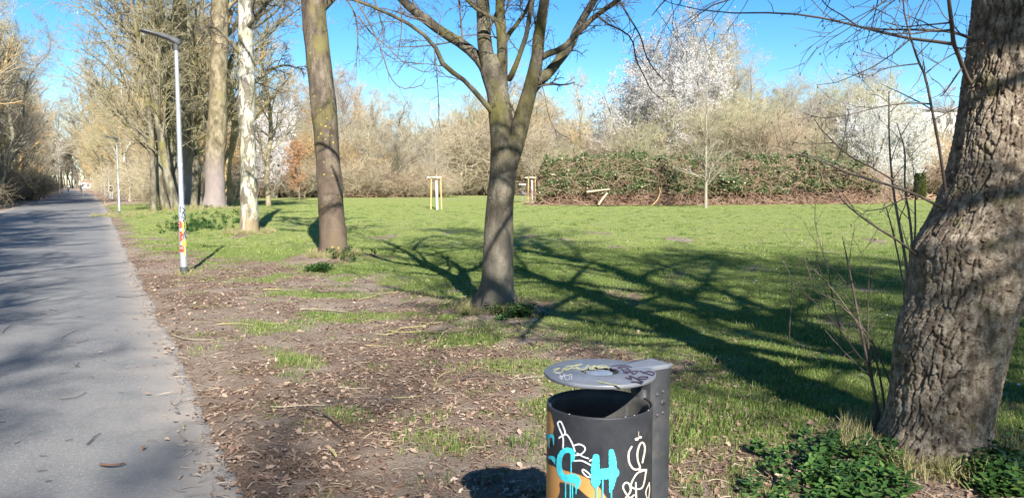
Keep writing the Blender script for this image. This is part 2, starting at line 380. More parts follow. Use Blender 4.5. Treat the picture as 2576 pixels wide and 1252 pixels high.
n1 = noise(t, o, .6, 5, .6); n2 = noise(t, o, 45, 6, .85); n3 = noise(t, o, 3, 6, .75)
v = N_(t, 'ShaderNodeTexVoronoi'); v.inputs['Scale'].default_value = 48; t.links.new(o, v.inputs['Vector'])
c = ramp(t, n2.outputs[0], [(.28, (.085, .085, .087)), (.5, (.165, .162, .16)), (.72, (.30, .295, .29))]).outputs[0]
c = mix(t, c, (.25, .24, .225), ramp(t, n1.outputs[0], [(.42, (0, 0, 0)), (.66, (.7, .7, .7))]).outputs[0])
c = mix(t, c, (.10, .122, .12), ramp(t, n3.outputs[0], [(.52, (0, 0, 0)), (.7, (.55, .55, .55))]).outputs[0])
c = mix(t, c, (.48, .47, .45), ramp(t, v.outputs[0], [(.10, (.7, .7, .7)), (.22, (0, 0, 0))]).outputs[0])
at = N_(t, 'ShaderNodeAttribute'); at.attribute_name = 'edge'
c = mix(t, c, (.36, .31, .26), at.outputs['Fac'])
t.links.new(c, b.inputs['Base Color']); bump(t, b, n2.outputs[0], .7, .006)
de = np.minimum(PX - eL[:, None], eR[:, None] - PX)
pme = mesh_np('path', np.stack([PX, PY, PZ], -1).reshape(-1, 3), [q], [m], True, None, {'edge': (1 - sstep(.0, .55, de + .25 * pn(PX * 3, PY * 3))) * .8})
tag(obj('path', pme), kind='structure')
# far asphalt way crossing behind the meadow
ry = [(W(px, 478, 196)[0], 196 + (px - 1200) * .012) for px in range(600, 3400, 100)]
V = [];
for x_, y_ in ry: V += [(x_, y_ - 2.2, .16), (x_, y_ + 2.2, .16)]
q = [[2 * j, 2 * j + 2, 2 * j + 3, 2 * j + 1] for j in range(len(ry) - 1)]
tag(obj('far_path', mesh_np('far_path', V, [q], [plain('pale_gravel', (.42, .41, .39), .9, 0, .15, 3)])), kind='structure')

# ------------------------------------------------------------------ scattered stuff through geometry nodes
def scatter(name, pts, rot, scl, sources, kind='stuff'):
    me = bpy.data.meshes.new(name); n = len(pts)
    me.vertices.add(n); me.vertices.foreach_set('co', np.asarray(pts, np.float32).ravel())
    a = me.attributes.new('rot', 'FLOAT_VECTOR', 'POINT'); a.data.foreach_set('vector', np.asarray(rot, np.float32).ravel())
    a = me.attributes.new('scl', 'FLOAT', 'POINT'); a.data.foreach_set('value', np.asarray(scl, np.float32).ravel())
    ob = obj(name, me); ob['kind'] = kind
    col = bpy.data.collections.new(name + '_kinds')
    for k, s in enumerate(sources): col.objects.link(bpy.data.objects.new(name + '_piece', s))
    g = bpy.data.node_groups.new(name, 'GeometryNodeTree')
    g.interface.new_socket('Geometry', in_out='INPUT', socket_type='NodeSocketGeometry'); g.interface.new_socket('Geometry', in_out='OUTPUT', socket_type='NodeSocketGeometry')
    i = g.nodes.new('NodeGroupInput'); o = g.nodes.new('NodeGroupOutput'); ip = g.nodes.new('GeometryNodeInstanceOnPoints')
    ci = g.nodes.new('GeometryNodeCollectionInfo'); ci.inputs['Collection'].default_value = col; ci.inputs['Separate Children'].default_value = True; ci.inputs['Reset Children'].default_value = True
    r = g.nodes.new('GeometryNodeInputNamedAttribute'); r.data_type = 'FLOAT_VECTOR'; r.inputs['Name'].default_value = 'rot'
    s = g.nodes.new('GeometryNodeInputNamedAttribute'); s.data_type = 'FLOAT'; s.inputs['Name'].default_value = 'scl'
    L = g.links; L.new(i.outputs[0], ip.inputs['Points']); L.new(ci.outputs[0], ip.inputs['Instance']); ip.inputs['Pick Instance'].default_value = True
    L.new(r.outputs[0], ip.inputs['Rotation']); L.new(s.outputs[0], ip.inputs['Scale']); L.new(ip.outputs[0], o.inputs[0])
    md = ob.modifiers.new('scatter', 'NODES'); md.node_group = g
    return ob
def tuft(seed, n, h, spread, w, lean=.5):
    r = np.random.RandomState(seed); V = []; Q = []; T = []
    for k in range(n):
        a = r.rand() * 2 * PI; d = spread * math.sqrt(r.rand()); x, y = d * math.cos(a), d * math.sin(a)
        hh = h * r.uniform(.45, 1.1); f = r.rand() * 2 * PI; lx, ly = lean * hh * r.rand() * math.cos(f), lean * hh * r.rand() * math.sin(f)
        px_, py_ = -math.sin(f + 1) * w / 2, math.cos(f + 1) * w / 2; j = len(V)
        V += [(x - px_, y - py_, -.01), (x + px_, y + py_, -.01), (x + lx * .35 - px_ * .8, y + ly * .35 - py_ * .8, hh * .6), (x + lx * .35 + px_ * .8, y + ly * .35 + py_ * .8, hh * .6), (x + lx, y + ly, hh)]
        Q.append((j, j + 1, j + 3, j + 2)); T.append((j + 2, j + 3, j + 4))
    return mesh_np('grass_tuft', V, [Q, T], [m_grass], False)
def view_points(r, n, d0, d1, power=1.0, marg=1.12):
    """Points in a wedge in front of the camera, denser nearby."""
    u = r.rand(n); d = (d0 ** power + u * (d1 ** power - d0 ** power)) ** (1 / power)
    x = d * r.uniform(-.663 * marg, .663 * marg, n); return x, d
tufts = [tuft(k, 44, .036, .14, .0048, .9) for k in range(4)] + [tuft(9, 30, .075, .10, .005, .9)]
short = tufts[:4]
def put_grass(name, n, d0, d1, power, s0, s1, src, thr=.55, filt=None):
    r = np.random.RandomState(len(name) * 7 + n % 97); x, y = view_points(r, n, d0, d1, power)
    lit = litter(x, y); keep = (off_right(x, y) > .12) & (r.rand(n) > lit ** .7 * .985)
    keep |= (off_left(x, y) > .5) & (r.rand(n) > .75)
    if filt is not None: keep &= filt(x, y, r)
    x, y = x[keep], y[keep]; k = len(x)
    s = r.uniform(s0, s1, k) * (1 + .6 * pn(x * .9, y * .9, 5) + .5 * pn(x * 3.5, y * 3.5, 8))
    rot = np.stack([r.normal(0, .1, k), r.normal(0, .1, k), r.rand(k) * 2 * PI], -1)
    return scatter(name, np.stack([x, y, gz(x, y)], -1), rot, np.clip(s, .3, 3), src)
put_grass('grass', 52000, 2.5, 20, 1.15, .55, 1.15, short)
m_far_grass = leaf_mat('meadow_blade', [(0, (.14, .20, .045)), (.5, (.25, .31, .08)), (.9, (.37, .39, .14)), (1, (.46, .43, .25))], .5, .3)
far_t = [tuft(80 + k, 44, .036, .14, .0048, .9) for k in range(3)]
for c_ in far_t: c_.materials.clear(); c_.materials.append(m_far_grass)
put_grass('meadow_grass', 46000, 17, 80, 1.2, .7, 1.5, far_t)
m_clump_grass = leaf_mat('clump_blade', [(0, (.05, .10, .02)), (.6, (.09, .155, .03)), (1, (.17, .235, .055))], .5, .25)
clumps = [tuft(60 + k, 40, .05, .10, .005, .8) for k in range(2)]
for c_ in clumps: c_.materials.clear(); c_.materials.append(m_clump_grass)
put_grass('meadow_clumps', 6000, 14, 62, 1.2, .7, 1.6, clumps, filt=lambda x, y, r: pn(x * .7, y * .7, 44) > -.05)
put_grass('grass_clumps', 7000, 2.6, 15, 1.15, .4, .9, clumps, filt=lambda x, y, r: pn(x * 1.8, y * 1.8, 45) > .08)
put_grass('long_grass', 1500, 2.5, 14, 1.2, .7, 1.5, tufts[4:], filt=lambda x, y, r: (pn(x * 1.2 + 4, y * 1.2, 8) > .12) & (x > .4))

def leaf_mesh(seed, mat):
    """A withered leaf: pointed, lobed, curled along its rib; some are torn strips."""
    r = np.random.RandomState(seed); asp = r.choice([.25, .45, .6, .75]); n = 6; t_ = np.linspace(0, 1, n); w_ = .5 * asp * np.sin(PI * (t_ * .92 + .04)) ** .7 * r.uniform(.55, 1.25, n)
    curl = r.uniform(-.6, .9); fold = r.uniform(.1, .8); V = []
    for k in range(n):
        x = t_[k] - .5; z = curl * x * x + .03 * r.normal(); sk = .10 * math.sin(3 * x + seed)
        V += [(x, sk - w_[k], z + fold * w_[k]), (x + .02, sk, z), (x, sk + w_[k] * r.uniform(.6, 1.1), z + fold * w_[k] * r.uniform(.2, 1.1))]
    q = [[3 * k, 3 * k + 3, 3 * k + 4, 3 * k + 1] for k in range(n - 1)] + [[3 * k + 1, 3 * k + 4, 3 * k + 5, 3 * k + 2] for k in range(n - 1)]
    return mesh_np('leaf', V, [q], [mat], False)
lv = [leaf_mesh(s_, m_litter) for s_ in range(10)]
def straw_mesh(seed):
    r = np.random.RandomState(seed); g = Geo(); P_, R_ = smooth_line([(-.5, 0, 0), (-.1, r.normal() * .12, .05), (.5, r.normal() * .15, 0)], [.02, .018, .010], 5); g.tube(P_, R_, 3); return g.mesh('straw', [m_straw])
m_straw = leaf_mat('dry_straw', [(0, (.13, .09, .065)), (.5, (.28, .20, .145)), (.8, (.40, .31, .22)), (1, (.55, .47, .34))], .8, .05)
def put_leaves(name, n, d0, d1, power, smin, smax, fn, src=None, zo=.010):
    r = np.random.RandomState(n % 89 + 3); x, y = view_points(r, n, d0, d1, power); keep = fn(x, y, r); x, y = x[keep], y[keep]; k = len(x)
    rot = np.stack([r.normal(0, .3, k), r.normal(0, .3, k), r.rand(k) * 2 * PI], -1); z = np.where(off_right(x, y) < -.02, .028, gz(x, y) + zo)
    return scatter(name, np.stack([x, y, z], -1), rot, smin + (smax - smin) * r.rand(k) ** 2, src or lv)
put_leaves('fallen_leaves', 170000, 2.4, 24, 1.15, .012, .058, lambda x, y, r: (off_right(x, y) > -.05 + .1 * r.normal(size=len(x))) & (r.rand(len(x)) < (litter(x, y) + .04 + .42 * (y < 9) * (x > -.5) * (pn(x * 1.3, y * 1.3, 6) > -.1)) * (1 - .72 * bare(x, y))))
put_leaves('dry_straw_litter', 90000, 2.4, 18, 1.15, .03, .13, lambda x, y, r: (off_right(x, y) > -.12 + .12 * r.normal(size=len(x))) & (r.rand(len(x)) < (litter(x, y) * .8 + .04) * (1 - .6 * bare(x, y))), [straw_mesh(k) for k in range(5)], .008)
put_leaves('leaves_on_path', 60000, 2.5, 40, 1.2, .012, .05, lambda x, y, r: (off_right(x, y) < .03) & (off_left(x, y) < 0) & (r.rand(len(x)) < .85 * np.exp(off_right(x, y) / (.10 + .08 * pn(y * 2, x))) + .002))
r = np.random.RandomState(21); x, y = view_points(r, 3000, 6, 60, 1.3); kp = (litter(x, y) < .3) & (off_right(x, y) > 1) & (pn(x * .2, y * .2, 9) > -.1); x, y = x[kp], y[kp]
mw = plain('daisy_petal', (.8, .8, .76), .6)
a8 = np.arange(6) * PI / 3
daisy = mesh_np('daisy', [(0, 0, .05)] + [(.012 * math.cos(a), .012 * math.sin(a), .052) for a in a8], [[[0, 1 + k, 1 + (k + 1) % 6] for k in range(6)]], [mw], False)
scatter('daisies', np.stack([x, y, gz(x, y)], -1), np.stack([r.normal(0, .2, len(x)) - .2, r.normal(0, .2, len(x)), r.rand(len(x)) * 6], -1), r.uniform(.5, 1.1, len(x)), [daisy])
r = np.random.RandomState(41); P = []
for bx, by, br, nn in ((2.5, 4.45, .42, 260), (-3.85, 16.7, .45, 160), (-.22, 9.95, .40, 130), (-8.45, 24.8, .6, 200), (-17.2, 43.4, 1.5, 300), (-18.8, 40.6, 2.2, 300), (-5.85, 13.85, .12, 24)):
    a = r.rand(nn) * 2 * PI; q_ = br * r.uniform(.85, 1.35, nn); P.append(np.stack([bx + q_ * np.cos(a), by + q_ * np.sin(a)], -1))
P = np.concatenate(P); n = len(P)
m_hay = leaf_mat('dry_grass', [(0, (.16, .20, .05)), (.5, (.30, .27, .12)), (1, (.50, .42, .25))], .7, .2)
hay = tuft(77, 22, .11, .07, .005, .9).copy(); hay.materials.clear(); hay.materials.append(m_hay)
scatter('dry_grass_at_trunks', np.stack([P[:, 0], P[:, 1], gz(P[:, 0], P[:, 1])], -1), np.stack([r.normal(0, .3, n), r.normal(0, .3, n), r.rand(n) * 6], -1), r.uniform(.4, 1.0, n) * (1 + P[:, 1] / 35), [hay])
# nettles below the furrowed tree
def nettle(seed):
    r = np.random.RandomState(seed); V = []; Q = []
    for lvl in range(4):
        z = .03 + lvl * .03; L = .08 * (1.15 - lvl * .18); a0 = lvl * PI / 2 + r.rand() * .5
        for s in range(3 if lvl < 3 else 4):
            a = a0 + s * 2 * PI / 3; c_, s_ = math.cos(a), math.sin(a); j = len(V); droop = r.uniform(-.02, .012)
            for (u, v_, h) in ((.1, 0, 0), (.45, .32, .006), (.8, .2, droop * .6), (1.1, 0, droop), (.8, -.2, droop * .6), (.45, -.32, .006)):
                V.append(((u * c_ - v_ * s_) * L, (u * s_ + v_ * c_) * L, z + h + .3 * L * u))
            Q += [(j, j + 1, j + 2, j + 3), (j, j + 3, j + 4, j + 5)]
    return mesh_np('nettle', V, [Q], [m_nettle], False)
r = np.random.RandomState(31); P = []
for _ in range(5200):
    px, py = r.uniform(1880, 2600), r.uniform(1085, 1330)
    w_ = math.exp(-((px - 2110) / 150) ** 2 - ((py - 1205) / 75) ** 2) + .9 * math.exp(-((px - 2540) / 60) ** 2 - ((py - 1190) / 40) ** 2) * .5
    if r.rand() < w_ * .17: P.append(G(px, py)[:2])
P = np.array(P); n = len(P)
scatter('nettle_undergrowth', np.stack([P[:, 0], P[:, 1], gz(P[:, 0], P[:, 1])], -1), np.stack([r.normal(0, .2, n), r.normal(0, .2, n), r.rand(n) * 6], -1), r.uniform(.3, .95, n), [nettle(k) for k in range(4)])
P = []
for cxp, cyp, rw, rh_, nn in ((805, 678, 22, 6, 50), (870, 652, 40, 8, 50), (560, 560, 90, 14, 80), (480, 575, 60, 10, 120), (1280, 790, 50, 8, 60), (2520, 1225, 60, 30, 160)):
    for _ in range(nn):
        P.append(G(cxp + r.normal() * rw * .6, cyp + r.normal() * rh_ * .6)[:2])
P = np.array(P); n = len(P)
scatter('weeds', np.stack([P[:, 0], P[:, 1], gz(P[:, 0], P[:, 1]) - .02], -1), np.stack([r.normal(0, .25, n), r.normal(0, .25, n), r.rand(n) * 6], -1), r.uniform(.5, .95, n) * (1 + P[:, 1] / 40), [nettle(k + 7) for k in range(3)])

# ------------------------------------------------------------------ hero trees
def limbs_from(px_lists, depth):
    """px_lists: list of (points [(px,py,dd)], radii px) -> world polylines of 14 points."""
    out = []; rad = []
    for pts, rp in px_lists:
        w = [W(p[0], p[1], depth + (p[2] if len(p) > 2 else 0)) for p in pts]
        P_, R_ = smooth_line(w, np.array(rp) * depth / F, 14); out.append(P_); rad.append(R_)
    return np.array(out), np.array(rad)
def noisy_tube(P, R, sides, amp, freq=6, seed=0):
    V, q = tubes(P[None], R[None], sides); V = V.reshape(len(P), sides, 3); c = P[:, None]
    d = V - c; n = pn(V[..., 0] * freq, V[..., 1] * freq, V[..., 2] * freq * .5 + seed)
    return (c + d * (1 + amp * n[..., None])).reshape(-1, 3), q
def lp(a): return lambda L, t: a * L * (1.1 - .6 * t)
def fine_crown(r, P, R, n1, n2, n3, L1, tropic, sides2=4, rmin=.004, up=.2, n4=0, l2=.5, l3=.45, droop=-.03, t0=.15, k1=.42):
    """Three or four orders of twigs on given limbs."""
    g = Geo(); a, ra = spawn(r, P, R, n1, t0, .98, (30, 65), L1, 7, .13, tropic, k1, up=up, rmin=rmin * 2.2)
    g.tube(a, ra, 5)
    b_, rb = spawn(r, a, ra, n2, .12, .98, (25, 65), lp(l2), 6, .16, (0, 0, droop * .6), .5, rmin=rmin * 1.4); g.tube(b_, rb, sides2)
    c_, rc = spawn(r, b_, rb, n3, .1, 1, (25, 70), lp(l3), 5, .2, (0, 0, droop), .6, rmin=rmin, hook=.8); g.tube(c_, rc, 3)
    if n4:
        d_, rd = spawn(r, c_, rc, n4, .15, 1, (25, 60), lp(.5), 4, .2, (0, 0, droop), .75, rmin=rmin * .8); g.tube(d_, rd, 3)
    return g, (a, ra), (b_, rb), (c_, rc)
def hero(name, base, trunk, limbs, crown, mats, label, cat, bark_fn=None):
    tg = thing(name, base, label, cat)
    V, q = trunk; V = V - np.array(base)
    obj('trunk', mesh_np('trunk', V, [q], [mats[0]]), tg)
    for P_, R_ in limbs:
        V, q = noisy_tube(P_, R_, 14, .07, 9, 3); obj('limb', mesh_np('limb', V - np.array(base), [q], [mats[-1] if len(mats) > 2 else mats[0]]), tg)
    crown.shift(-np.array(base)); obj('twigs', crown.mesh('twigs', [mats[1]]), tg)
    return tg

# -- the forked grey tree in the middle
r = np.random.RandomState(101); D = 10.05
tp = [(1246, 800), (1247, 778), (1249, 750), (1252, 700), (1254, 600), (1257, 520), (1262, 468), (1267, 400), (1266, 341), (1252, 239), (1243, 180), (1240, 140)]
tr_ = [66, 58, 49, 41, 36.5, 34, 33, 34, 32, 27, 33, 22]
P_, R_ = smooth_line([W(x_, y_, D) for x_, y_ in tp], np.array(tr_) * D / F, 90)
tv = noisy_tube(P_, R_, 48, .06, 5)
V = tv[0].reshape(90, 48, 3); ang = np.arange(48) * 2 * PI / 48; fl = sstep(.45, 0, P_[:, 2])[:, None] * .22 * np.cos(ang * 5 + .7)[None]
V = P_[:, None] + (V - P_[:, None]) * (1 + fl[..., None]); tv = (V.reshape(-1, 3), tv[1])
LC = [([(1268, 470, .04), (1280, 420, .02), (1291, 378, -.02), (1302, 340, -.05), (1312, 300, -.1), (1330, 239, -.15), (1345, 180, -.2), (1353, 130, -.25), (1358, 68, -.3), (1372, 0, -.4), (1384, -150, -.6), (1420, -420, -.9)], [20, 22, 24, 24, 21, 19, 17, 15, 14, 12, 10, 5]),
      ([(1232, 200, 0), (1221, 171, .05), (1200, 143, .1), (1159, 109, .2), (1108, 78, .3), (1064, 44, .4), (1009, -2, .5), (930, -110, .8), (850, -260, 1.0)], [17, 16, 14, 13, 12, 12, 11, 9, 4]),
      ([(1246, 290, 0), (1231, 273, -.1), (1193, 229, -.2), (1159, 195, -.35), (1118, 167, -.5), (1091, 113, -.6), (1040, 68, -.75), (971, 32, -.9), (896, 2, -1.1), (800, -30, -1.3)], [8, 7, 6, 5.5, 6.5, 5, 4.2, 3.5, 3, 1.5]),
      ([(1236, 190, 0), (1226, 150, 0), (1218, 100, 0), (1217, 60, .05), (1213, 0, .1), (1200, -160, .3), (1170, -420, .5), (1150, -640, .7)], [20, 19, 18, 17, 17, 15, 10, 4]),
      ([(1256, 215, 0), (1262, 170, -.05), (1264, 120, -.1), (1262, 70, -.15), (1258, 0, -.2), (1270, -150, -.4), (1300, -380, -.6), (1320, -560, -.8)], [17, 15, 13, 12, 11, 10, 7, 3]),
      ([(1347, 205, -.15), (1372, 190, -.1), (1390, 171, 0), (1434, 116, .1), (1455, 68, .2), (1495, 0, .3), (1560, -110, .4), (1640, -260, .5)], [12, 13, 12, 11, 10, 9, 6, 3]),
      ([(1355, 150, -.2), (1380, 135, -.3), (1417, 120, -.3), (1468, 68, -.4), (1502, 38, -.5), (1557, 0, -.6), (1680, -90, -.8), (1850, -150, -1)], [8, 8, 7, 7, 6, 5, 4, 2]),
      ([(1280, 200, 0), (1290, 182, -.1), (1303, 150, -.15), (1317, 110, -.2), (1325, 85, -.25), (1334, 25, -.3), (1345, -40, -.3), (1370, -160, -.3)], [7, 7, 6, 6, 5.5, 5, 4, 2]),
      ([(1270, 105, 0), (1282, 84, .1), (1300, 62, .15), (1318, 35, .2), (1331, 10, .2), (1350, -50, .3), (1372, -140, .3)], [7, 6, 5, 5, 4.5, 4, 2]),
      ([(1255, 120, -.1), (1254, 90, -.2), (1250, 60, -.25), (1230, 40, -.3), (1200, 25, -.4), (1170, -5, -.5), (1130, -60, -.7)], [5, 5, 5, 4.5, 4, 3.5, 2])]
PP, RR = limbs_from(LC, D)
g, A, B, Cc = fine_crown(r, PP, RR, 8, 6, 5, lambda L, t: .17 * L + .35 * (1 - t * .5), (0, 0, -.05), rmin=.0028, up=.05, n4=2, droop=-.09, t0=.3, k1=.22)
UP = []
for k in range(11):
    an = 2 * PI * k * .382 + .4; s_ = math.cos(an); dd = math.sin(an) * 2.4; y0 = -180 - 55 * k; l_ = 620 * (1 - .04 * k)
    UP.append(([(1250 + s_ * 40, y0, -.1), (1250 + s_ * l_ * .35, y0 - l_ * .2, dd * .35), (1250 + s_ * l_ * .7, y0 - l_ * .3, dd * .7), (1250 + s_ * l_, y0 - l_ * .32, dd)], [13 - .6 * k, 10 - .4 * k, 7, 3]))
UPP, UPR = limbs_from(UP, D); g.tube(UPP, UPR, 8)
u1, ur1 = spawn(r, UPP, UPR, 9, .12, .98, (30, 65), lambda L, t: .45 * L * (1 - .4 * t), 7, .13, (0, 0, -.01), .42, rmin=.007); g.tube(u1, ur1, 5)
u2, ur2 = spawn(r, u1, ur1, 6, .12, .98, (30, 65), lambda L, t: .5 * L, 5, .15, (0, 0, -.02), .5, rmin=.004); g.tube(u2, ur2, 4)
u3, ur3 = spawn(r, u2, ur2, 4, .12, .98, (30, 65), lambda L, t: .5 * L, 4, .18, (0, 0, -.04), .6, rmin=.003); g.tube(u3, ur3, 3)
# long hanging twigs with upturned ends reaching into the sky left and right
hang = [([(896, 2, -1.1), (930, 60, -1.2), (960, 130, -1.2), (980, 190, -1.25), (1010, 222, -1.3), (1060, 215, -1.3), (1070, 198, -1.3)], [2.2, 1.8, 1.6, 1.4, 1.2, 1, .8]),
        ([(900, 40, -1.1), (930, 80, -1.1), (975, 118, -1.1), (1000, 145, -1.1), (1040, 170, -1.1), (1070, 182, -1.1), (1092, 170, -1.1), (1098, 145, -1.1)], [2, 1.7, 1.4, 1.2, 1.1, 1, .9, .7]),
        ([(1502, 38, -.5), (1530, 62, -.6), (1560, 75, -.7), (1590, 100, -.8), (1600, 150, -.8), (1620, 190, -.9), (1640, 230, -.9), (1680, 260, -1)], [3, 2.4, 2, 1.8, 1.6, 1.3, 1, .8]),
        ([(1557, 0, -.6), (1580, 40, -.7), (1610, 90, -.8), (1625, 140, -.8), (1650, 180, -.8), (1700, 235, -.9)], [2.6, 2.2, 1.8, 1.5, 1.2, .8]),
        ([(1091, 113, -.6), (1096, 160, -.6), (1102, 230, -.6), (1104, 300, -.6), (1110, 340, -.6)], [1.6, 1.4, 1.2, 1, .7]),
        ([(1350, 180, -.2), (1368, 230, -.4), (1380, 290, -.4), (1400, 330, -.4), (1440, 352, -.4)], [1.4, 1.2, 1, .8, .6])]
HP, HR = limbs_from(hang, D); g.tube(HP, HR, 5)
h1, hr1 = spawn(r, HP, HR, 7, .1, .95, (30, 70), lambda L, t: .22 * L, 5, .2, (0, 0, -.05), .7, rmin=.003, hook=.8); g.tube(h1, hr1, 3)
gb = Geo(); e = Cc[0][::2, -1]
base = W(1247, 778, D); base[2] = gz(base[0], base[1])
tC = hero('forked_tree', base, tv, zip(PP, RR), g, (m_ctree, m_ctwig), 'forked grey-barked bare tree in the middle of the photo, limbs spreading out of the top', 'tree')
# -- its neighbour with the yellow lichen
r = np.random.RandomState(102); D = 16.8
tp = [(840, 680), (839, 660), (838, 640), (838, 600), (832, 502), (825, 402), (817, 301), (807, 201), (796, 100), (788, 0), (780, -200), (790, -500), (800, -900)]
tr_ = [52, 44, 38, 34, 31, 30, 31, 31, 30, 29, 26, 20, 8]
P_, R_ = smooth_line([W(x_, y_, D) for x_, y_ in tp], np.array(tr_) * D / F, 110)
tv = noisy_tube(P_, R_, 40, .06, 4, 7)
LS = [([(800, 30 - 60 * k, 0), (800 + s * 80, -50 - 60 * k, dd), (800 + s * 180, -140 - 70 * k, dd * 2), (800 + s * 300, -230 - 80 * k, dd * 3)], [12 - .6 * k, 10 - .4 * k, 7, 3]) for k, (s, dd) in enumerate([(1, .3), (-1, -.3), (.3, -.6), (-.6, .6), (1, -.4), (-1, .2), (.6, .5), (-.3, -.6), (.8, .1), (-.8, -.2)])]
PP, RR = limbs_from(LS, D)
g, A, B, Cc = fine_crown(r, PP, RR, 9, 6, 5, lambda L, t: .40 * L * (1 - .4 * t), (0, 0, -.02), rmin=.006, n4=0, droop=-.08)
# drooping veil of twigs to the right at the top
vl = [([(800, -60, 0), (870, -60, .2), (930, -20, .3), (960, 60, .3), (965, 120, .3)], [4, 3.5, 2.5, 1.8, 1]), ([(790, -90, 0), (880, -140, .2), (980, -80, .3), (1010, 40, .3), (1000, 150, .3)], [4, 3.5, 2.5, 1.8, 1]),
      ([(800, -30, 0), (850, -20, -.3), (890, 30, -.4), (900, 100, -.4), (895, 170, -.4)], [3, 2.6, 2, 1.5, .8])]
HP, HR = limbs_from(vl, D); g.tube(HP, HR, 5)
h1, hr1 = spawn(r, HP, HR, 16, .1, .98, (30, 75), lambda L, t: .28 * L, 6, .2, (0, 0, -.10), .6, rmin=.005); g.tube(h1, hr1, 3)
h2, hr2 = spawn(r, h1, hr1, 5, .1, .98, (30, 75), lambda L, t: .4 * L, 5, .2, (0, 0, -.10), .7, rmin=.004); g.tube(h2, hr2, 3)
base = W(840, 655, D); base[2] = gz(base[0], base[1])
hero('lichened_tree', base, tv, zip(PP, RR), g, (m_stree, m_ctwig), 'straight brown trunk with yellow lichen specks between the birch and the forked tree', 'tree')
# -- birch
r = np.random.RandomState(103); D = 24.9
tp = [(627, 600), (627, 588), (627, 570), (627, 502), (624, 402), (621, 301), (621, 201), (618, 100), (616, 0), (610, -200), (600, -500), (590, -800)]
tr_ = [34, 27, 23, 21, 20, 20, 20, 18, 16.5, 14, 10, 3]
P_, R_ = smooth_line([W(x_, y_, D) for x_, y_ in tp], np.array(tr_) * D / F, 110)
tv = noisy_tube(P_, R_, 32, .07, 5, 9)
LS = [([(616, 230 - 75 * k, 0), (616 + s * 45, 190 - 85 * k, dd), (616 + s * 95, 165 - 95 * k, dd * 2), (616 + s * 150, 175 - 100 * k, dd * 3)], [5.5, 4.5, 3, 1.2]) for k, (s, dd) in enumerate([(1, .5), (-.8, -.3), (1, -.6), (-1, .6), (.8, .8), (-.5, -.8), (1, .2), (-1, .1), (.6, -.8), (-.6, .8)])]
PP, RR = limbs_from(LS, D)
g, A, B, Cc = fine_crown(r, PP, RR, 9, 7, 6, lambda L, t: .42 * L * (1 - .3 * t), (0, 0, -.03), rmin=.006, n4=1, droop=-.1)
base = W(627, 588, D); base[2] = gz(base[0], base[1])
hero('birch_tree', base, tv, zip(PP, RR), g, (m_birch, m_ctwig, m_clump), 'white-barked birch with dark fissures right of the stout lichened trunk', 'tree')
# -- stout trunk and the slimmer one behind it
def tall(name, seed, D, tp, tr_, mat, label, crown_top=-650, n=10, side=1.0, L=200, first=40, cmul=.42, tint=m_clump, n1=9, droop=-.03, rmin=.010, basey=None, side_=0.0):
    r = np.random.RandomState(seed)
    P_, R_ = smooth_line([W(x_, y_, D) for x_, y_ in tp], np.array(tr_) * D / F, 80)
    tv = noisy_tube(P_, R_, 24, .07, 3, seed)
    LS = []; ty = np.array([p[1] for p in tp])[::-1]; tx = np.array([p[0] for p in tp])[::-1]
    for k in range(n):
        y0 = first - (first - crown_top) * (k / n) ** .9; x0 = float(np.interp(y0, ty, tx)); a = r.rand() * 2 * PI; s = math.cos(a); s = s if s * side_ >= 0 else s * (1 - .92 * abs(side_)); dd = math.sin(a) * L * D / F / 3; l_ = L * (1 - .45 * k / n) * r.uniform(.75, 1.2)
        LS.append(([(x0, y0, 0), (x0 + s * l_ * .35, y0 - l_ * .22, dd * .4), (x0 + s * l_ * .7, y0 - l_ * .55, dd * .7), (x0 + s * l_, y0 - l_ * .75, dd)], [max(3, tr_[0] * .17), max(2.2, tr_[0] * .13), 2, .8]))
    PP, RR = limbs_from(LS, D)
    g, A, B, Cc = fine_crown(r, PP, RR, n1, 6, 5, lambda Lp, t: cmul * Lp * (1 - .3 * t), (0, 0, .01), rmin=rmin, droop=droop)
    bx = tp[0][0]; by = basey or tp[0][1]; base = W(bx, by, D); base[2] = gz(base[0], base[1])
    return hero(name, base, tv, zip(PP, RR), g, (mat, tint), label, 'tree')
m_olive = plain('olive_twig', (.29, .25, .145), .8, 0, .3, 5)
m_tan = plain('tan_twig', (.27, .22, .13), .8, 0, .25, 5)
tall('poplar_tree', 104, 44, [(540, 548), (539, 530), (540, 505), (541, 470), (540, 402), (545, 350), (548, 301), (549, 201), (552, 100), (553, 0), (556, -200), (560, -500)], [42, 34, 28, 24, 23, 23.5, 22.5, 21, 20, 20, 17, 8], m_poplar, 'stout pale-footed trunk with golden lichen just left of the birch', n=11, L=190, tint=m_tan)
tall('poplar_tree', 105, 49, [(477, 545), (473, 510), (472, 450), (470, 350), (468, 250), (458, 120), (455, 0), (456, -200), (460, -480)], [14, 11, 10.5, 11, 12, 14, 13, 11, 4], m_poplar, 'slimmer golden-lichened trunk rising behind the nearest lamp post', n=9, L=170, tint=m_olive)
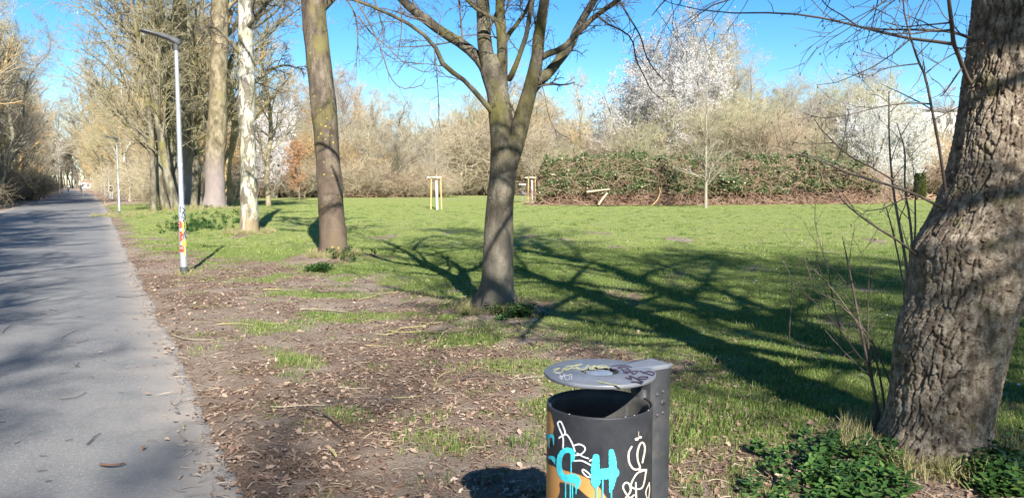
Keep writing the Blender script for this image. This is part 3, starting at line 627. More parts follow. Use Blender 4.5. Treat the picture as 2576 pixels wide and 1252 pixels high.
# -- the many-stemmed clump beside the path
clump = [([(387, 548), (386, 500), (384, 420), (382, 350), (372, 250), (352, 130), (330, 0), (300, -200)], [9, 7.5, 7, 6.5, 6, 5, 4, 2], 40.5, 'straight dark stem at the path side of the many-stemmed clump', -1),
         ([(422, 545), (414, 510), (400, 460), (402, 400), (398, 330), (388, 240), (380, 120), (375, -100)], [12, 10, 8.5, 8, 7.5, 6.5, 5, 2], 41.5, 'crooked stem with a kinked foot, second in the clump from the path', -1),
         ([(446, 556), (441, 520), (430, 470), (418, 420), (404, 340), (392, 260), (396, 150), (410, -60)], [15, 12, 10, 9, 8.5, 7.5, 6, 2], 40, 'forward-leaning stem crossing the other stems of the clump', -1),
         ([(443, 540), (444, 500), (440, 440), (430, 350), (424, 250), (430, 120), (440, 0), (450, -200)], [11, 9, 8, 8, 7.5, 6, 5, 2], 43, 'upright grey stem half hidden in the middle of the clump', -1),
         ([(486, 540), (490, 480), (492, 400), (488, 300), (496, 180), (505, 60), (510, -60), (512, -260)], [10, 8, 8, 7, 6.5, 5, 4, 2], 46, 'dark stem between the two golden-lichened trunks', 1),
         ([(500, 535), (506, 470), (520, 400), (528, 300), (560, 200), (600, 110), (650, 30), (700, -60)], [9, 7, 6, 5.5, 5, 4, 3, 1.5], 47, 'dark stem leaning right behind the stout pale-footed trunk', 1)]
for k, (tp, tr_, D, lab, sd_) in enumerate(clump):
    tall('clump_tree', 110 + k, D, tp, tr_, m_clump, lab, crown_top=-300, n=22, L=235, first=400, cmul=.55, tint=m_olive, n1=10, droop=.0, rmin=.010, side_=sd_)

# -- the furrowed tree at the right
def furrowed():
    D = 4.5
    tp = [(2344, 1235), (2346, 1180), (2350, 1150), (2359, 1060), (2378, 950), (2398, 829), (2424, 747), (2436, 680), (2440, 621), (2466, 555), (2494, 475), (2515, 362), (2537, 203), (2559, 0), (2580, -250), (2600, -600), (2610, -1000), (2620, -1500), (2640, -2100)]
    tr_ = [172, 150, 134, 122, 124, 131, 127, 134, 133, 118, 111, 105, 102, 97, 92, 84, 74, 60, 30]
    nv, nu = 760, 340
    # more rings where the tree is close to the eye
    P_, R_ = smooth_line([W(x_, y_, D) for x_, y_ in tp], np.array(tr_) * D / F, 400)
    s = np.concatenate([[0], np.cumsum(np.linalg.norm(np.diff(P_, axis=0), axis=1))])
    zt = np.concatenate([np.linspace(0, 3.1, 640), np.linspace(3.12, s[-1], nv - 640)])
    P_ = np.stack([np.interp(zt, s, P_[:, k]) for k in range(3)], -1); R_ = np.interp(zt, s, R_)
    th = np.arange(nu) * 2 * PI / nu
    u = np.repeat(th[None] / (2 * PI), nv, 0); v_ = np.repeat(zt[:, None], nu, 1)
    cx_, sx_ = np.cos(th)[None], np.sin(th)[None]
    wx = pn(cx_ * 2.2, sx_ * 2.2, v_ * 3.0); wy = pn(cx_ * 2.2 + 7, sx_ * 2.2, v_ * 2.5)
    NU = 40
    wf = pn(cx_ * 9, sx_ * 9, v_ * 14)
    f1, f2, idc = cell(u * NU + wx * .8 + wf * .5 + 400, v_ * 4.2 + wy * .5 + wf * .35 + 40, NU)
    plate = sstep(.0, .15, f2 - f1) ** .7
    f1b, f2b, idb = cell(u * NU + wx * .8 + wf * .5 + 400, v_ * 44 + wy * 2 + wf * 1.5 + 80, NU)
    crack = sstep(.0, .22, f2b - f1b)
    ridge = pn(cx_ * 6.5, sx_ * 6.5, v_ * 1.2)
    big = pn(cx_ * 1.1, sx_ * 1.1, v_ * 1.5)
    disp = .025 * plate + .009 * (idc - .5) + .006 * crack + .006 * ridge + .007 * big + .004 * pn(cx_ * 22, sx_ * 22, v_ * 40)
    # swollen burr on the path side and flaring roots
    ph = th[None]
    burr = np.exp(-((v_ - 1.98) / .13) ** 2) * np.exp(-(((ph - PI) / .75) ** 2))
    disp = disp + .0 * burr
    root = sstep(.42, 0, v_ - .1) * (.05 + .055 * np.cos(5 * ph + .6) + .03 * np.cos(9 * ph))
    rad = (R_[:, None] - .03) + disp + root
    V = P_[:, None] + np.stack([rad * np.cos(ph), rad * np.sin(ph), np.zeros_like(rad)], -1)
    i = (np.arange(nv - 1)[:, None] * nu); j = np.arange(nu)[None]; j2 = (j + 1) % nu
    q = np.stack([i + j, i + j2, i + nu + j2, i + nu + j], -1).reshape(-1, 4)
    base = W(2350, 1150, D); base[2] = gz(base[0], base[1])
    tg = thing('furrowed_tree', base, 'big leaning tree with deeply furrowed bark at the right edge, casting a long shadow', 'tree')
    obj('trunk', mesh_np('trunk', V.reshape(-1, 3) - base, [q], [m_right]), tg)
    r = np.random.RandomState(120)
    # shoots, in photo pixels
    S = [([(2378, 478, 0), (2365, 384, -.1), (2347, 289, -.2), (2328, 194, -.25), (2310, 154, -.3), (2292, 99, -.35), (2274, 27, -.4), (2270, -60, -.5)], [4.5, 4, 3.6, 3.2, 2.8, 2.4, 2, 1.2]),
         ([(2340, 262, -.2), (2300, 259, -.2), (2260, 262, -.2), (2218, 268, -.25), (2184, 276, -.3), (2130, 290, -.3), (2075, 297, -.3), (2040, 290, -.35)], [2.2, 2, 1.8, 1.6, 1.4, 1.2, 1, .7]),
         ([(2316, 160, -.3), (2270, 165, -.3), (2230, 172, -.3), (2190, 190, -.3), (2170, 196, -.3), (2150, 190, -.3)], [1.8, 1.5, 1.3, 1.1, .9, .7]),
         ([(2325, 188, -.3), (2360, 160, -.1), (2400, 135, 0), (2450, 108, .1)], [1.6, 1.4, 1.2, .8]),
         ([(2352, 300, -.2), (2390, 280, 0), (2432, 258, .1)], [1.6, 1.3, .9]),
         ([(2445, 215, 0), (2430, 190, -.1), (2410, 136, -.3), (2399, 108, -.4), (2394, 59, -.5), (2387, 0, -.6), (2380, -90, -.7)], [7, 6, 5, 5, 4.5, 4, 2.5]),
         ([(2401, 112, -.4), (2340, 103, -.3), (2293, 98, -.2), (2220, 82, 0), (2153, 65, .2), (2052, 43, .4), (1957, 33, .6), (1836, 33, .8), (1721, 18, 1), (1640, -10, 1.2)], [4.5, 4.2, 4, 3.8, 3.4, 3, 2.6, 2, 1.5, .9]),
         ([(2460, 108, 0), (2430, 92, -.1), (2389, 80, -.2), (2340, 76, -.2), (2283, 75, -.1), (2220, 74, .05), (2157, 66, .2)], [4, 3.6, 3.3, 3, 2.8, 2.4, 1.8]),
         ([(2157, 66, .2), (2120, 40, .3), (2080, 15, .4), (2050, -25, .5)], [2.4, 2, 1.6, 1]),
         ([(2367, 521, 0), (2301, 488, -.2), (2218, 460, -.4), (2135, 436, -.6), (2091, 416, -.7), (2019, 389, -.9)], [3.6, 3.2, 2.8, 2.2, 1.7, 1]),
         ([(2250, 455, -.35), (2200, 425, -.4), (2135, 391, -.5), (2090, 350, -.6), (2064, 322, -.6), (2047, 297, -.7)], [2.2, 2, 1.8, 1.5, 1.2, .8]),
         ([(2304, 640, 0), (2262, 607, -.2), (2210, 575, -.3), (2160, 540, -.4), (2120, 505, -.5), (2105, 478, -.5)], [3, 2.7, 2.3, 1.8, 1.3, .8])]
    PP, RR = limbs_from(S, D)
    g = Geo(); g.tube(PP, RR, 6)
    a, ra = spawn(r, PP, RR, 5, .2, .97, (35, 70), lambda L, t: .22 * L + .1, 6, .13, (0, 0, .03), .55, rmin=.0022); g.tube(a, ra, 4)
    b2, rb = spawn(r, a, ra, 3, .25, .95, (30, 60), lambda L, t: .4 * L, 4, .15, (0, 0, .03), .7, rmin=.0018); g.tube(b2, rb, 3)
    # overhanging twig veil at the top of the picture
    vl = [([(2480, -500, 0), (2300, -400, -.2), (2150, -250, 0), (2000, -130, .5), (1850, -60, 1), (1700, -20, 1.4), (1640, 40, 1.6)], [10, 8, 7, 5, 4, 3, 1.5]),
          ([(2490, -300, 0), (2350, -230, .3), (2200, -150, .8), (2050, -60, 1.2), (1920, -20, 1.6), (1800, 10, 1.8), (1730, 60, 2)], [9, 7, 6, 4, 3, 2.4, 1.2]),
          ([(2500, -200, 0), (2440, -150, -.3), (2360, -90, -.5), (2290, -40, -.6), (2230, 0, -.7), (2190, 30, -.8)], [6, 5, 4, 3, 2, 1])]
    HP, HR = limbs_from(vl, D); g.tube(HP, HR, 6)
    h1, hr1 = spawn(r, HP, HR, 13, .15, .98, (30, 75), lambda L, t: .2 * L + .15, 6, .16, (0, 0, -.04), .5, rmin=.0028, hook=.6); g.tube(h1, hr1, 4)
    h2, hr2 = spawn(r, h1, hr1, 5, .2, .98, (30, 65), lambda L, t: .4 * L, 5, .18, (0, 0, -.02), .65, rmin=.0022); g.tube(h2, hr2, 3)
    for PPP in (b2, h2):   # buds
        e = PPP[:, -1][::2]; d = np.array([[-.5, 0, 0], [.5, -.3, 0], [.5, .3, 0], [0, 0, 1.8], [0, 0, -.9]]) * .007
        Vb = (e[:, None] + d[None]).reshape(-1, 3); k = np.arange(len(e))[:, None] * 5
        g.add(Vb, (k[:, :, None] + np.array([[0, 1, 3], [1, 2, 3], [2, 0, 3], [1, 0, 4], [2, 1, 4], [0, 2, 4]])[None]).reshape(-1, 3))
    # the crown far above the frame, which shades the ground
    LS = []
    for k in range(8):
        y0 = -430 - 210 * k; x0 = 2595; an = 2 * PI * (k * .382); s_ = math.cos(an); dd = math.sin(an) * 2.2; l_ = 900 * (1 - .045 * k)
        LS.append(([(x0, y0, 0), (x0 + s_ * l_ * .3, y0 - l_ * .22, dd * .35), (x0 + s_ * l_ * .65, y0 - l_ * .45, dd * .7), (x0 + s_ * l_, y0 - l_ * .6, dd)], [32 - 2 * k, 24 - k, 14, 5]))
    CP, CR = limbs_from(LS, D)
    g2, _, _, _ = fine_crown(r, CP, CR, 8, 6, 5, lambda L, t: .5 * L * (1 - .3 * t), (0, 0, .02), rmin=.006)
    g2.tube(CP, CR, 8)
    g.shift(-base); obj('shoots', g.mesh('shoots', [m_shoot]), tg)
    g2.shift(-base); obj('crown', g2.mesh('crown', [m_ctwig]), tg)
furrowed()
# basal shoots, each stool a thing of its own
def shoots(name, lines, D, label, n1=4, seed=130, mat=m_shoot):
    r = np.random.RandomState(seed); PP, RR = limbs_from(lines, D); g = Geo(); g.tube(PP, RR, 6)
    a, ra = spawn(r, PP, RR, n1, .3, .97, (25, 55), lambda L, t: .28 * L, 6, .10, (0, 0, .04), .55, rmin=.0022); g.tube(a, ra, 4)
    b2, rb = spawn(r, a, ra, 2, .3, .95, (25, 50), lambda L, t: .4 * L, 4, .1, (0, 0, .04), .7, rmin=.0017); g.tube(b2, rb, 3)
    base = PP[0][0].copy(); base[2] = gz(base[0], base[1]); g.shift(-base)
    return tag(obj(name, g.mesh(name, [mat]), None, [float(v) for v in base]), label, 'shoots')
shoots('basal_shoots', [([(2213, 1065), (2200, 985), (2185, 922), (2163, 813), (2136, 676), (2119, 594)], [5, 4.5, 4, 3.2, 2.4, 1.2]), ([(2206, 1060), (2196, 960), (2185, 880), (2184, 780), (2187, 660)], [3.5, 3, 2.6, 2, 1]),
    ([(2230, 1070), (2216, 960), (2190, 870), (2120, 760), (2060, 690), (2020, 655)], [3.5, 3, 2.5, 2, 1.5, .8]), ([(2255, 1000), (2222, 920), (2195, 860), (2150, 800), (2080, 740)], [3, 2.6, 2.2, 1.6, .8]), ([(2185, 922, 0), (2150, 880, -.1), (2090, 800, -.2), (2030, 740, -.2)], [2.4, 2, 1.5, .8])], 4.75, 'dark leafless shoots fanning up from the ground just left of the furrowed tree')
shoots('sucker_stems', [([(2284, 782, .1), (2281, 676, .1), (2262, 566, .1), (2246, 468, .15), (2237, 352, .2), (2236, 230, .25)], [4, 3.8, 3.4, 3, 2.2, 1.2]), ([(2292, 785, .1), (2296, 660, .1), (2290, 560, .1), (2276, 470, .15), (2276, 380, .2), (2256, 310, .2)], [3.6, 3.4, 3, 2.4, 2, 1]),
    ([(2290, 800, .1), (2288, 690, .1), (2302, 590, .1), (2304, 480, .1), (2330, 420, .1)], [3.2, 3, 2.8, 2, 1]), ([(2278, 790, .1), (2266, 680, .1), (2240, 560, .1), (2215, 480, .15)], [2.8, 2.4, 2, 1])], 4.9, 'upright pale sucker stems rising behind the burr of the furrowed tree', seed=131, mat=plain('sucker_bark', (.22, .17, .13), .7, 0, .3, 8))
shoots('sucker_stems', [([(1985 + 40 * k, 850 - 30 * k, 0), (1990 + 45 * k, 760, 0), (1990 + 48 * k, 700, -.1), (1960 + 60 * k, 640, -.1)], [1.6, 1.3, 1, .6]) for k in range(2)] + [([(2120, 860, 0), (2095, 750, 0), (2085, 690, -.1), (2060, 600, -.1), (2050, 560, -.1)], [2, 1.7, 1.3, 1, .6])], 5.6, 'thin sparse twigs sticking up from the shaded grass left of the dark shoots', seed=133)

# ------------------------------------------------------------------ trees outside the frame whose shade falls into it
# ------------------------------------------------------------------ and prototypes for the woods
def proto(kind, seed):
    r = np.random.RandomState(seed); tg = Geo(); cg = Geo(); extra = None
    up = np.array
    if kind == 'tall':
        h = 16.; pts = [(0, 0, -.2)] + [(r.normal() * .10 * k, r.normal() * .10 * k, h * k / 7) for k in range(1, 8)]
        P_, R_ = smooth_line(pts, [.30, .24, .21, .18, .14, .10, .06, .02], 24); P_ = P_[None]; R_ = R_[None]; tg.tube(P_, R_, 10)
        a, ra = spawn(r, P_, R_, 30, .22, .98, (28, 55), lambda L, t: h * .36 * (1.15 - .85 * t), 8, .09, (0, 0, .05), .5); tg.tube(a, ra, 5)
        b_, rb = spawn(r, a, ra, 9, .12, .98, (25, 55), lambda L, t: .42 * L * (1.1 - .5 * t), 6, .13, (0, 0, .04), .5, rmin=.014); cg.tube(b_, rb, 4)
        c_, rc = spawn(r, b_, rb, 7, .12, 1, (25, 60), lambda L, t: .5 * L, 4, .16, (0, 0, .02), .6, rmin=.010); cg.tube(c_, rc, 3)
        d_, rd = spawn(r, c_, rc, 3, .2, 1, (20, 60), lambda L, t: .55 * L, 3, .15, (0, 0, .02), .8, rmin=.009); cg.tube(d_, rd, 3)
    elif kind == 'pole':
        h = 18.; pts = [(0, 0, -.2)] + [(r.normal() * .07 * k, r.normal() * .07 * k, h * k / 7) for k in range(1, 8)]
        P_, R_ = smooth_line(pts, [.20, .17, .15, .13, .11, .08, .05, .02], 24); P_ = P_[None]; R_ = R_[None]; tg.tube(P_, R_, 8)
        a, ra = spawn(r, P_, R_, 36, .14, .98, (25, 60), lambda L, t: h * .20 * (1.15 - .6 * t), 6, .12, (0, 0, .06), .42); cg.tube(a, ra, 4)
        b_, rb = spawn(r, a, ra, 8, .12, .98, (25, 60), lambda L, t: .48 * L, 5, .15, (0, 0, .04), .5, rmin=.012); cg.tube(b_, rb, 3)
        c_, rc = spawn(r, b_, rb, 7, .12, 1, (25, 60), lambda L, t: .55 * L, 4, .16, (0, 0, .02), .7, rmin=.009); cg.tube(c_, rc, 3)
    elif kind == 'birch':
        h = 16.; pts = [(0, 0, -.2)] + [(r.normal() * .08 * k, r.normal() * .08 * k, h * k / 7) for k in range(1, 8)]
        P_, R_ = smooth_line(pts, [.17, .14, .12, .10, .08, .06, .035, .012], 24); P_ = P_[None]; R_ = R_[None]; tg.tube(P_, R_, 10)
        a, ra = spawn(r, P_, R_, 38, .2, .98, (25, 50), lambda L, t: h * .22 * (1.15 - .7 * t), 7, .08, (0, 0, .02), .4); cg.tube(a, ra, 4)
        b_, rb = spawn(r, a, ra, 8, .15, .98, (30, 60), lambda L, t: .42 * L, 6, .12, (0, 0, -.05), .5, rmin=.010); cg.tube(b_, rb, 3)
        c_, rc = spawn(r, b_, rb, 8, .1, 1, (25, 60), lambda L, t: .7 * L, 5, .12, (0, 0, -.14), .7, rmin=.007); cg.tube(c_, rc, 3)
    elif kind in ('shrub', 'bloom', 'beech'):
        h = 7.5; n = 13 if kind != 'beech' else 1
        P_ = []; R_ = []
        for k in range(n):
            a0 = r.rand() * 2 * PI; sp_ = r.uniform(.3, 2.3) if n > 1 else .1; hh = h * r.uniform(.65, .98)
            p, q_ = smooth_line([(.2 * math.cos(a0) * (n > 1), .2 * math.sin(a0) * (n > 1), -.1), (sp_ * .45 * math.cos(a0), sp_ * .45 * math.sin(a0), hh * .35), (sp_ * math.cos(a0) + r.normal() * .2, sp_ * math.sin(a0) + r.normal() * .2, hh * .7), (sp_ * 1.3 * math.cos(a0), sp_ * 1.3 * math.sin(a0), hh)], [.09, .07, .045, .015], 14); P_.append(p); R_.append(q_)
        P_ = np.array(P_); R_ = np.array(R_); tg.tube(P_, R_, 7)
        a, ra = spawn(r, P_, R_, 11 if n > 1 else 34, .12, .98, (28, 62), lambda L, t: L * .30 * (1.2 - .5 * t), 6, .13, (0, 0, .03), .5, rmin=.012); cg.tube(a, ra, 4)
        b_, rb = spawn(r, a, ra, 7, .1, .98, (28, 65), lambda L, t: .5 * L, 5, .16, (0, 0, .02), .6, rmin=.009); cg.tube(b_, rb, 3)
        c_, rc = spawn(r, b_, rb, 6 if kind == 'shrub' else 4, .12, 1, (25, 65), lambda L, t: .6 * L, 4, .18, (0, 0, .01), .8, rmin=.0075); cg.tube(c_, rc, 3)
        if kind != 'shrub':
            src = np.concatenate([c_.reshape(-1, 3), b_.reshape(-1, 3)]); s_ = .034 if kind == 'bloom' else .085
            nn = 80000 if kind == 'bloom' else 6000
            pt = src[r.randint(0, len(src), nn)] + r.normal(size=(nn, 3)) * (.03 if kind == 'bloom' else .07)
            A = r.normal(size=(nn, 3)); A /= np.linalg.norm(A, axis=1, keepdims=True); Bv = np.cross(A, r.normal(size=(nn, 3))); Bv /= np.linalg.norm(Bv, axis=1, keepdims=True)
            s_ = (s_ * r.uniform(.5, 1.2, nn))[:, None]; V = np.stack([pt - A * s_, pt + Bv * s_ * .7, pt + A * s_, pt - Bv * s_ * .7], 1)
            extra = Geo(); extra.add(V, (np.arange(nn)[:, None] * 4 + np.arange(4)[None]))
    elif kind == 'scrub':
        h = 2.6; n = 90; P_ = []; R_ = []
        for k in range(n):
            a0 = r.rand() * 2 * PI; x0, y0 = r.normal() * .8, r.normal() * .8; L = r.uniform(1.2, 3.0)
            p, q_ = smooth_line([(x0, y0, -.1), (x0 + .25 * L * math.cos(a0), y0 + .25 * L * math.sin(a0), .6 * L), (x0 + .55 * L * math.cos(a0), y0 + .55 * L * math.sin(a0), .85 * L * r.uniform(.8, 1)), (x0 + .95 * L * math.cos(a0), y0 + .95 * L * math.sin(a0), .62 * L * r.uniform(.5, 1.3))], [.022, .018, .014, .006], 8); P_.append(p); R_.append(q_)
        P_ = np.array(P_); R_ = np.array(R_); tg.tube(P_, R_, 4)
        a, ra = spawn(r, P_, R_, 9, .1, .98, (30, 75), lambda L, t: L * .38, 5, .18, (0, 0, .02), .6, rmin=.008); cg.tube(a, ra, 3)
        b_, rb = spawn(r, a, ra, 5, .1, .98, (30, 75), lambda L, t: .55 * L, 4, .2, (0, 0, 0), .7, rmin=.007); cg.tube(b_, rb, 3)
    tm = m_birch if kind == 'birch' else m_wood
    res = {'h': h, 'trunk': tg.mesh('trunk', [tm]), 'crown': cg.mesh('crown', [m_twig]), 'x': None}
    if extra: res['x'] = extra.mesh('blossom' if kind == 'bloom' else 'leaves', [m_blossom if kind == 'bloom' else m_orange], False)
    return res
PROTO = {}
for kd, n in (('tall', 3), ('pole', 3), ('birch', 2), ('shrub', 3), ('bloom', 2), ('beech', 1), ('scrub', 3)):
    PROTO[kd] = [proto(kd, 300 + 17 * k + len(kd)) for k in range(n)]
NAMES = {'tall': 'bare_tree', 'pole': 'slender_tree', 'birch': 'birch_tree', 'shrub': 'bare_shrub', 'bloom': 'blossoming_tree', 'beech': 'beech_sapling', 'scrub': 'bramble_scrub'}
CATS = {'tall': 'tree', 'pole': 'tree', 'birch': 'tree', 'shrub': 'shrub', 'bloom': 'blossoming tree', 'beech': 'sapling', 'scrub': 'scrub'}
prnd = random.Random(55)
def place(kind, x, y, h, label, group=None, tint=(1, 1, 1), wide=1.0, var=None, lean=(0, 0), rz=None, name=None, cat=None):
    p = PROTO[kind][prnd.randrange(len(PROTO[kind])) if var is None else var]; s = h / p['h']
    o = thing(name or NAMES[kind], (x, y, float(gz(x, y)) - .05), label, cat or CATS[kind], group, prnd.uniform(0, 2 * PI) if rz is None else rz)
    o.scale = (s * wide, s * wide, s); o['sort'] = kind; o['tone'] = TONES.get(tint, 'brown')
    if lean != (0, 0): o.rotation_euler = (lean[0], lean[1], 0)
    for k, nm in (('trunk', 'stems' if kind in ('shrub', 'scrub') else 'trunk'), ('crown', 'crown'), ('x', 'leaves' if kind == 'beech' else 'blossom')):
        if p[k] is None: continue
        c = bpy.data.objects.new(nm, p[k]); C.objects.link(c); c.parent = o
        v = prnd.uniform(.85, 1.12); c.color = (min(1.6, tint[0] * v), min(1.6, tint[1] * v), min(1.6, tint[2] * v), 1)
    return o
def hgt(py, d): return H + (465 - py) / F * d
def at(px, d): return W(px, 465, d)[0]

TAN = (.98, .90, .74); OLV = (.84, .84, .62); GRY = (.80, .79, .76); ORG = (1.12, .86, .52); PUR = (.78, .72, .76); DRK = (.5, .46, .38); PNK = (1.0, .80, .70)
TONES = {TAN: 'tan', OLV: 'olive', GRY: 'grey', ORG: 'golden', PUR: 'purplish', DRK: 'dark brown', PNK: 'russet'}
GS = 'bare trees standing behind the camera that shade the foreground'
for k, (x, y, h) in enumerate([(5.7, -1.0, 19), (10.6, -7.2, 17),  (12.4, -13.6, 16), (9.8, -2, 13), (8.4, -13, 15),  (13.5, -6.5, 15), (.6, -20, 18), (4.5, -21, 16.5), (-3, -23, 18)]):
    place('tall', x, y, h, 'bare tree of the path row standing behind the camera', GS, (.5, .45, .38), 1.0, k % 3)
for k, (x, y, h) in enumerate([(-1.6, -10.5, 14), (-8.4, 3.2, 13), (-11.2, 7.5, 14), (-14.4, 13.4, 14), (-17.6, 19.0, 15), (-21, 25, 15), (-10.5, -3, 16), (-6.2, -1.0, 14), (-3.2, -13, 16), (-13, 2.5, 16), (-16.5, 8.5, 16), (-9.4, 5.6, 11), (-13, 10.8, 11), (-19.5, 21.8, 13), (-8.8, -8, 17), (-24, 24, 13)]):
    place('tall', x - .8, y, h, 'bare tree on the far side of the path, out of frame', 'bare trees left of the path out of frame', (.5, .45, .38), 1.05, (k + 1) % 3)

# ------------------------------------------------------------------ the wood left of the path
R_ = prnd.uniform
for k in range(125):
    y = 47 + 210 * (k / 125) ** 1.15 + R_(-3, 3); x = float(path_left(y)) - 2.5 - R_(0, 1) ** 1.5 * (10 + y * .08)
    kd = 'pole' if k % 4 else 'tall'; c_ = (TAN, OLV, GRY, TAN, ORG)[k % 5]
    place(kd, x, y, R_(18, 25) * (.8 if y > 120 else 1), 'bare tree in the wood along the left side of the path', 'bare trees lining the left of the path' if k < 64 else 'bare trees far down the left of the path', c_)
for k in range(40):
    y = 50 + 200 * (k / 40) ** 1.2 + R_(-2, 2); x = float(path_left(y)) - 1.6 - R_(0, 4)
    place('scrub' if k % 3 else 'shrub', x, y, R_(1.6, 3.0) if k % 3 else R_(3, 5), 'low leafless shrub at the left edge of the path', 'shrubs along the left edge of the path', (DRK, (.62, .56, .46), DRK)[k % 3], 1.1)
# leaning birch
b_ = place('birch', at(-12, 60), 60, 15, 'slim white birch leaning to the right over the wood left of the path', None, (.8, .75, .7), .9, 0, (0, .30), name='leaning_birch')
place('birch', at(150, 160), 160, 15, 'white-stemmed birch far down the left side of the path', None, (.9, .9, .9), 1.0, 1)
# ------------------------------------------------------------------ the row right of the path beyond the clump
for k in range(44):
    y = 54 + 200 * (k / 44) ** 1.1 + R_(-2, 2); x = float(path_right(y)) + 4.0 + R_(0, 1) ** 1.3 * 9
    place('pole' if k % 4 == 1 else 'tall', x, y, R_(15, 21), 'bare tree in the row right of the path beyond the clump', 'bare trees in the row right of the path', (ORG, TAN, OLV, ORG)[k % 4])
for k in range(20):
    y = 60 + 170 * (k / 20) + R_(-2, 2); x = float(path_right(y)) + R_(5.5, 12)
    place('shrub' if k % 2 else 'scrub', x, y, R_(2, 4.5), 'low shrub under the row of trees right of the path', 'shrubs under the row right of the path', (TAN, ORG)[k % 2], 1.2)
place('birch', at(325, 75), 75, 15, 'white-barked birch in the row right of the path past the second lamp', None, (.9, .85, .8), 1, 0)
# closing the view at the end of the path
for k in range(36):
    place('tall', at(60 + 6.8 * k, 330 + 6 * (k % 5)), 330 + 6 * (k % 5), R_(17, 24) if not 18 < k < 22 else R_(9, 12), 'distant bare tree where the path ends', 'distant bare trees closing the path', (GRY, TAN, PUR)[k % 3])

# ------------------------------------------------------------------ the woods round the meadow
prof_x = [500, 640, 700, 760, 850, 900, 950, 1000, 1050, 1080, 1110, 1150, 1200, 1280, 1340, 1380, 1420, 1470, 1530, 1560, 1600, 1650, 1700, 1750, 1850, 1900, 1950, 2000, 2080, 2150, 2200, 2250, 2330, 2400, 2500, 2700]
prof_y = [180, 215, 205, 190, 165, 190, 225, 240, 280, 330, 290, 270, 220, 165, 165, 230, 290, 300, 300, 220, 165, 115, 70, 40, 40, 110, 185, 200, 205, 165, 165, 235, 265, 170, 150, 120]
def top(px, d, k=1.0): return H + (465 - np.interp(px, prof_x, prof_y)) / F * d * k
SHORT = {'bare trees far down the left of the path': 'far down the left of the path', 'bare trees lining the left of the path': 'in the wood left of the path', 'shrubs along the left edge of the path': 'along the left path edge', 'bare trees in the row right of the path': 'in the row right of the path',
 'shrubs under the row right of the path': 'under the row right of the path', 'tall bare trees beyond the left of the meadow': 'beyond the left of the meadow', 'bare shrubs beyond the left of the meadow': 'at the left meadow edge',
 'dead scrub at the left meadow edge': 'at the far left meadow edge', 'distant bare trees beyond the middle gap': 'beyond the middle gap', 'bare willow shrubs beyond the middle gap': 'beyond the middle gap',
 'pale scrub beyond the middle gap': 'behind the forked tree', 'bare trees behind the left of the thicket': 'behind the thicket\'s left end', 'bare trees behind the middle of the thicket': 'behind the thicket\'s middle',
 'bare shrubs behind the thicket': 'right behind the thicket', 'bare trees behind the right of the thicket': 'behind the thicket\'s right end', 'bare trees by the pale building': 'before the pale building',
 'russet scrub at the right meadow edge': 'below the pale building', 'far bare trees behind the path row': 'far behind the path row', 'distant bare trees closing the path': 'where the path ends'}
def belt(n, p0, p1, d0, d1, kinds, tints, klo, khi, label, group, wide=1.0, seed=1, boost=1.0):
    q = random.Random(seed)
    for k in range(n):
        px = p0 + (p1 - p0) * (k + q.random()) / n; d = q.uniform(d0, d1); kd = kinds[k % len(kinds)]
        h = max(1.8, float(top(px, d, q.uniform(klo, khi) * boost)))
        place(kd, at(px, d), d, h, label, group, q.choice(tints), wide)
belt(30, 560, 1075, 112, 165, ['pole', 'tall', 'tall', 'birch'], [TAN, GRY, TAN, PUR, ORG], .75, 1.05, 'tall bare tree in the wood beyond the left half of the meadow', 'tall bare trees beyond the left of the meadow', 1.0, 2)
belt(34, 560, 1085, 104, 125, ['shrub'], [TAN, OLV, TAN, ORG, GRY], .35, .66, 'rounded bare shrub at the far left edge of the meadow', 'bare shrubs beyond the left of the meadow', 1.5, 3)
belt(26, 620, 1080, 101, 112, ['scrub'], [TAN, PNK, DRK], .1, .2, 'low dead scrub along the far left meadow edge', 'dead scrub at the left meadow edge', 1.5, 4)
belt(18, 1060, 1420, 205, 240, ['tall', 'pole', 'birch'], [TAN, GRY, PUR, OLV], .8, 1.03, 'distant bare tree beyond the gap in the middle of the meadow edge', 'distant bare trees beyond the middle gap', 1.0, 5)
belt(26, 1080, 1440, 150, 185, ['shrub'], [TAN, OLV, ORG, TAN], .45, .8, 'arching bare willow shrub beyond the middle gap', 'bare willow shrubs beyond the middle gap', 1.7, 6)
belt(16, 1150, 1420, 128, 150, ['scrub'], [TAN, PNK, TAN], .3, .45, 'pale dead scrub heaped behind the forked tree', 'pale scrub beyond the middle gap', 1.7, 7)
belt(16, 1380, 1640, 95, 150, ['tall', 'pole', 'shrub'], [GRY, TAN, PUR], .6, .95, 'bare tree rising behind the left end of the bramble thicket', 'bare trees behind the left of the thicket', 1.0, 8)
belt(22, 1600, 2000, 80, 120, ['pole', 'tall', 'birch'], [GRY, TAN, PUR, GRY], .65, 1.02, 'tall bare tree rising behind the middle of the bramble thicket', 'bare trees behind the middle of the thicket', 1.0, 9)
belt(34, 1400, 2120, 69, 84, ['shrub'], [TAN, OLV, PNK, TAN], .38, .62, 'bare shrub rising right behind the bramble thicket', 'bare shrubs behind the thicket', 1.3, 10)
belt(18, 1950, 2300, 85, 125, ['shrub', 'birch', 'shrub'], [TAN, OLV, PUR], .7, .98, 'bare tree behind the right end of the bramble thicket', 'bare trees behind the right of the thicket', 1.15, 11)
belt(16, 2280, 2760, 130, 165, ['tall', 'birch', 'pole'], [GRY, PUR, TAN], .6, .95, 'thin bare tree in front of the pale building', 'bare trees by the pale building', .9, 12)
belt(18, 2270, 2760, 105, 125, ['scrub', 'shrub'], [PNK, ORG, TAN], .22, .36, 'russet scrub at the right meadow edge below the building', 'russet scrub at the right meadow edge', 1.6, 13)
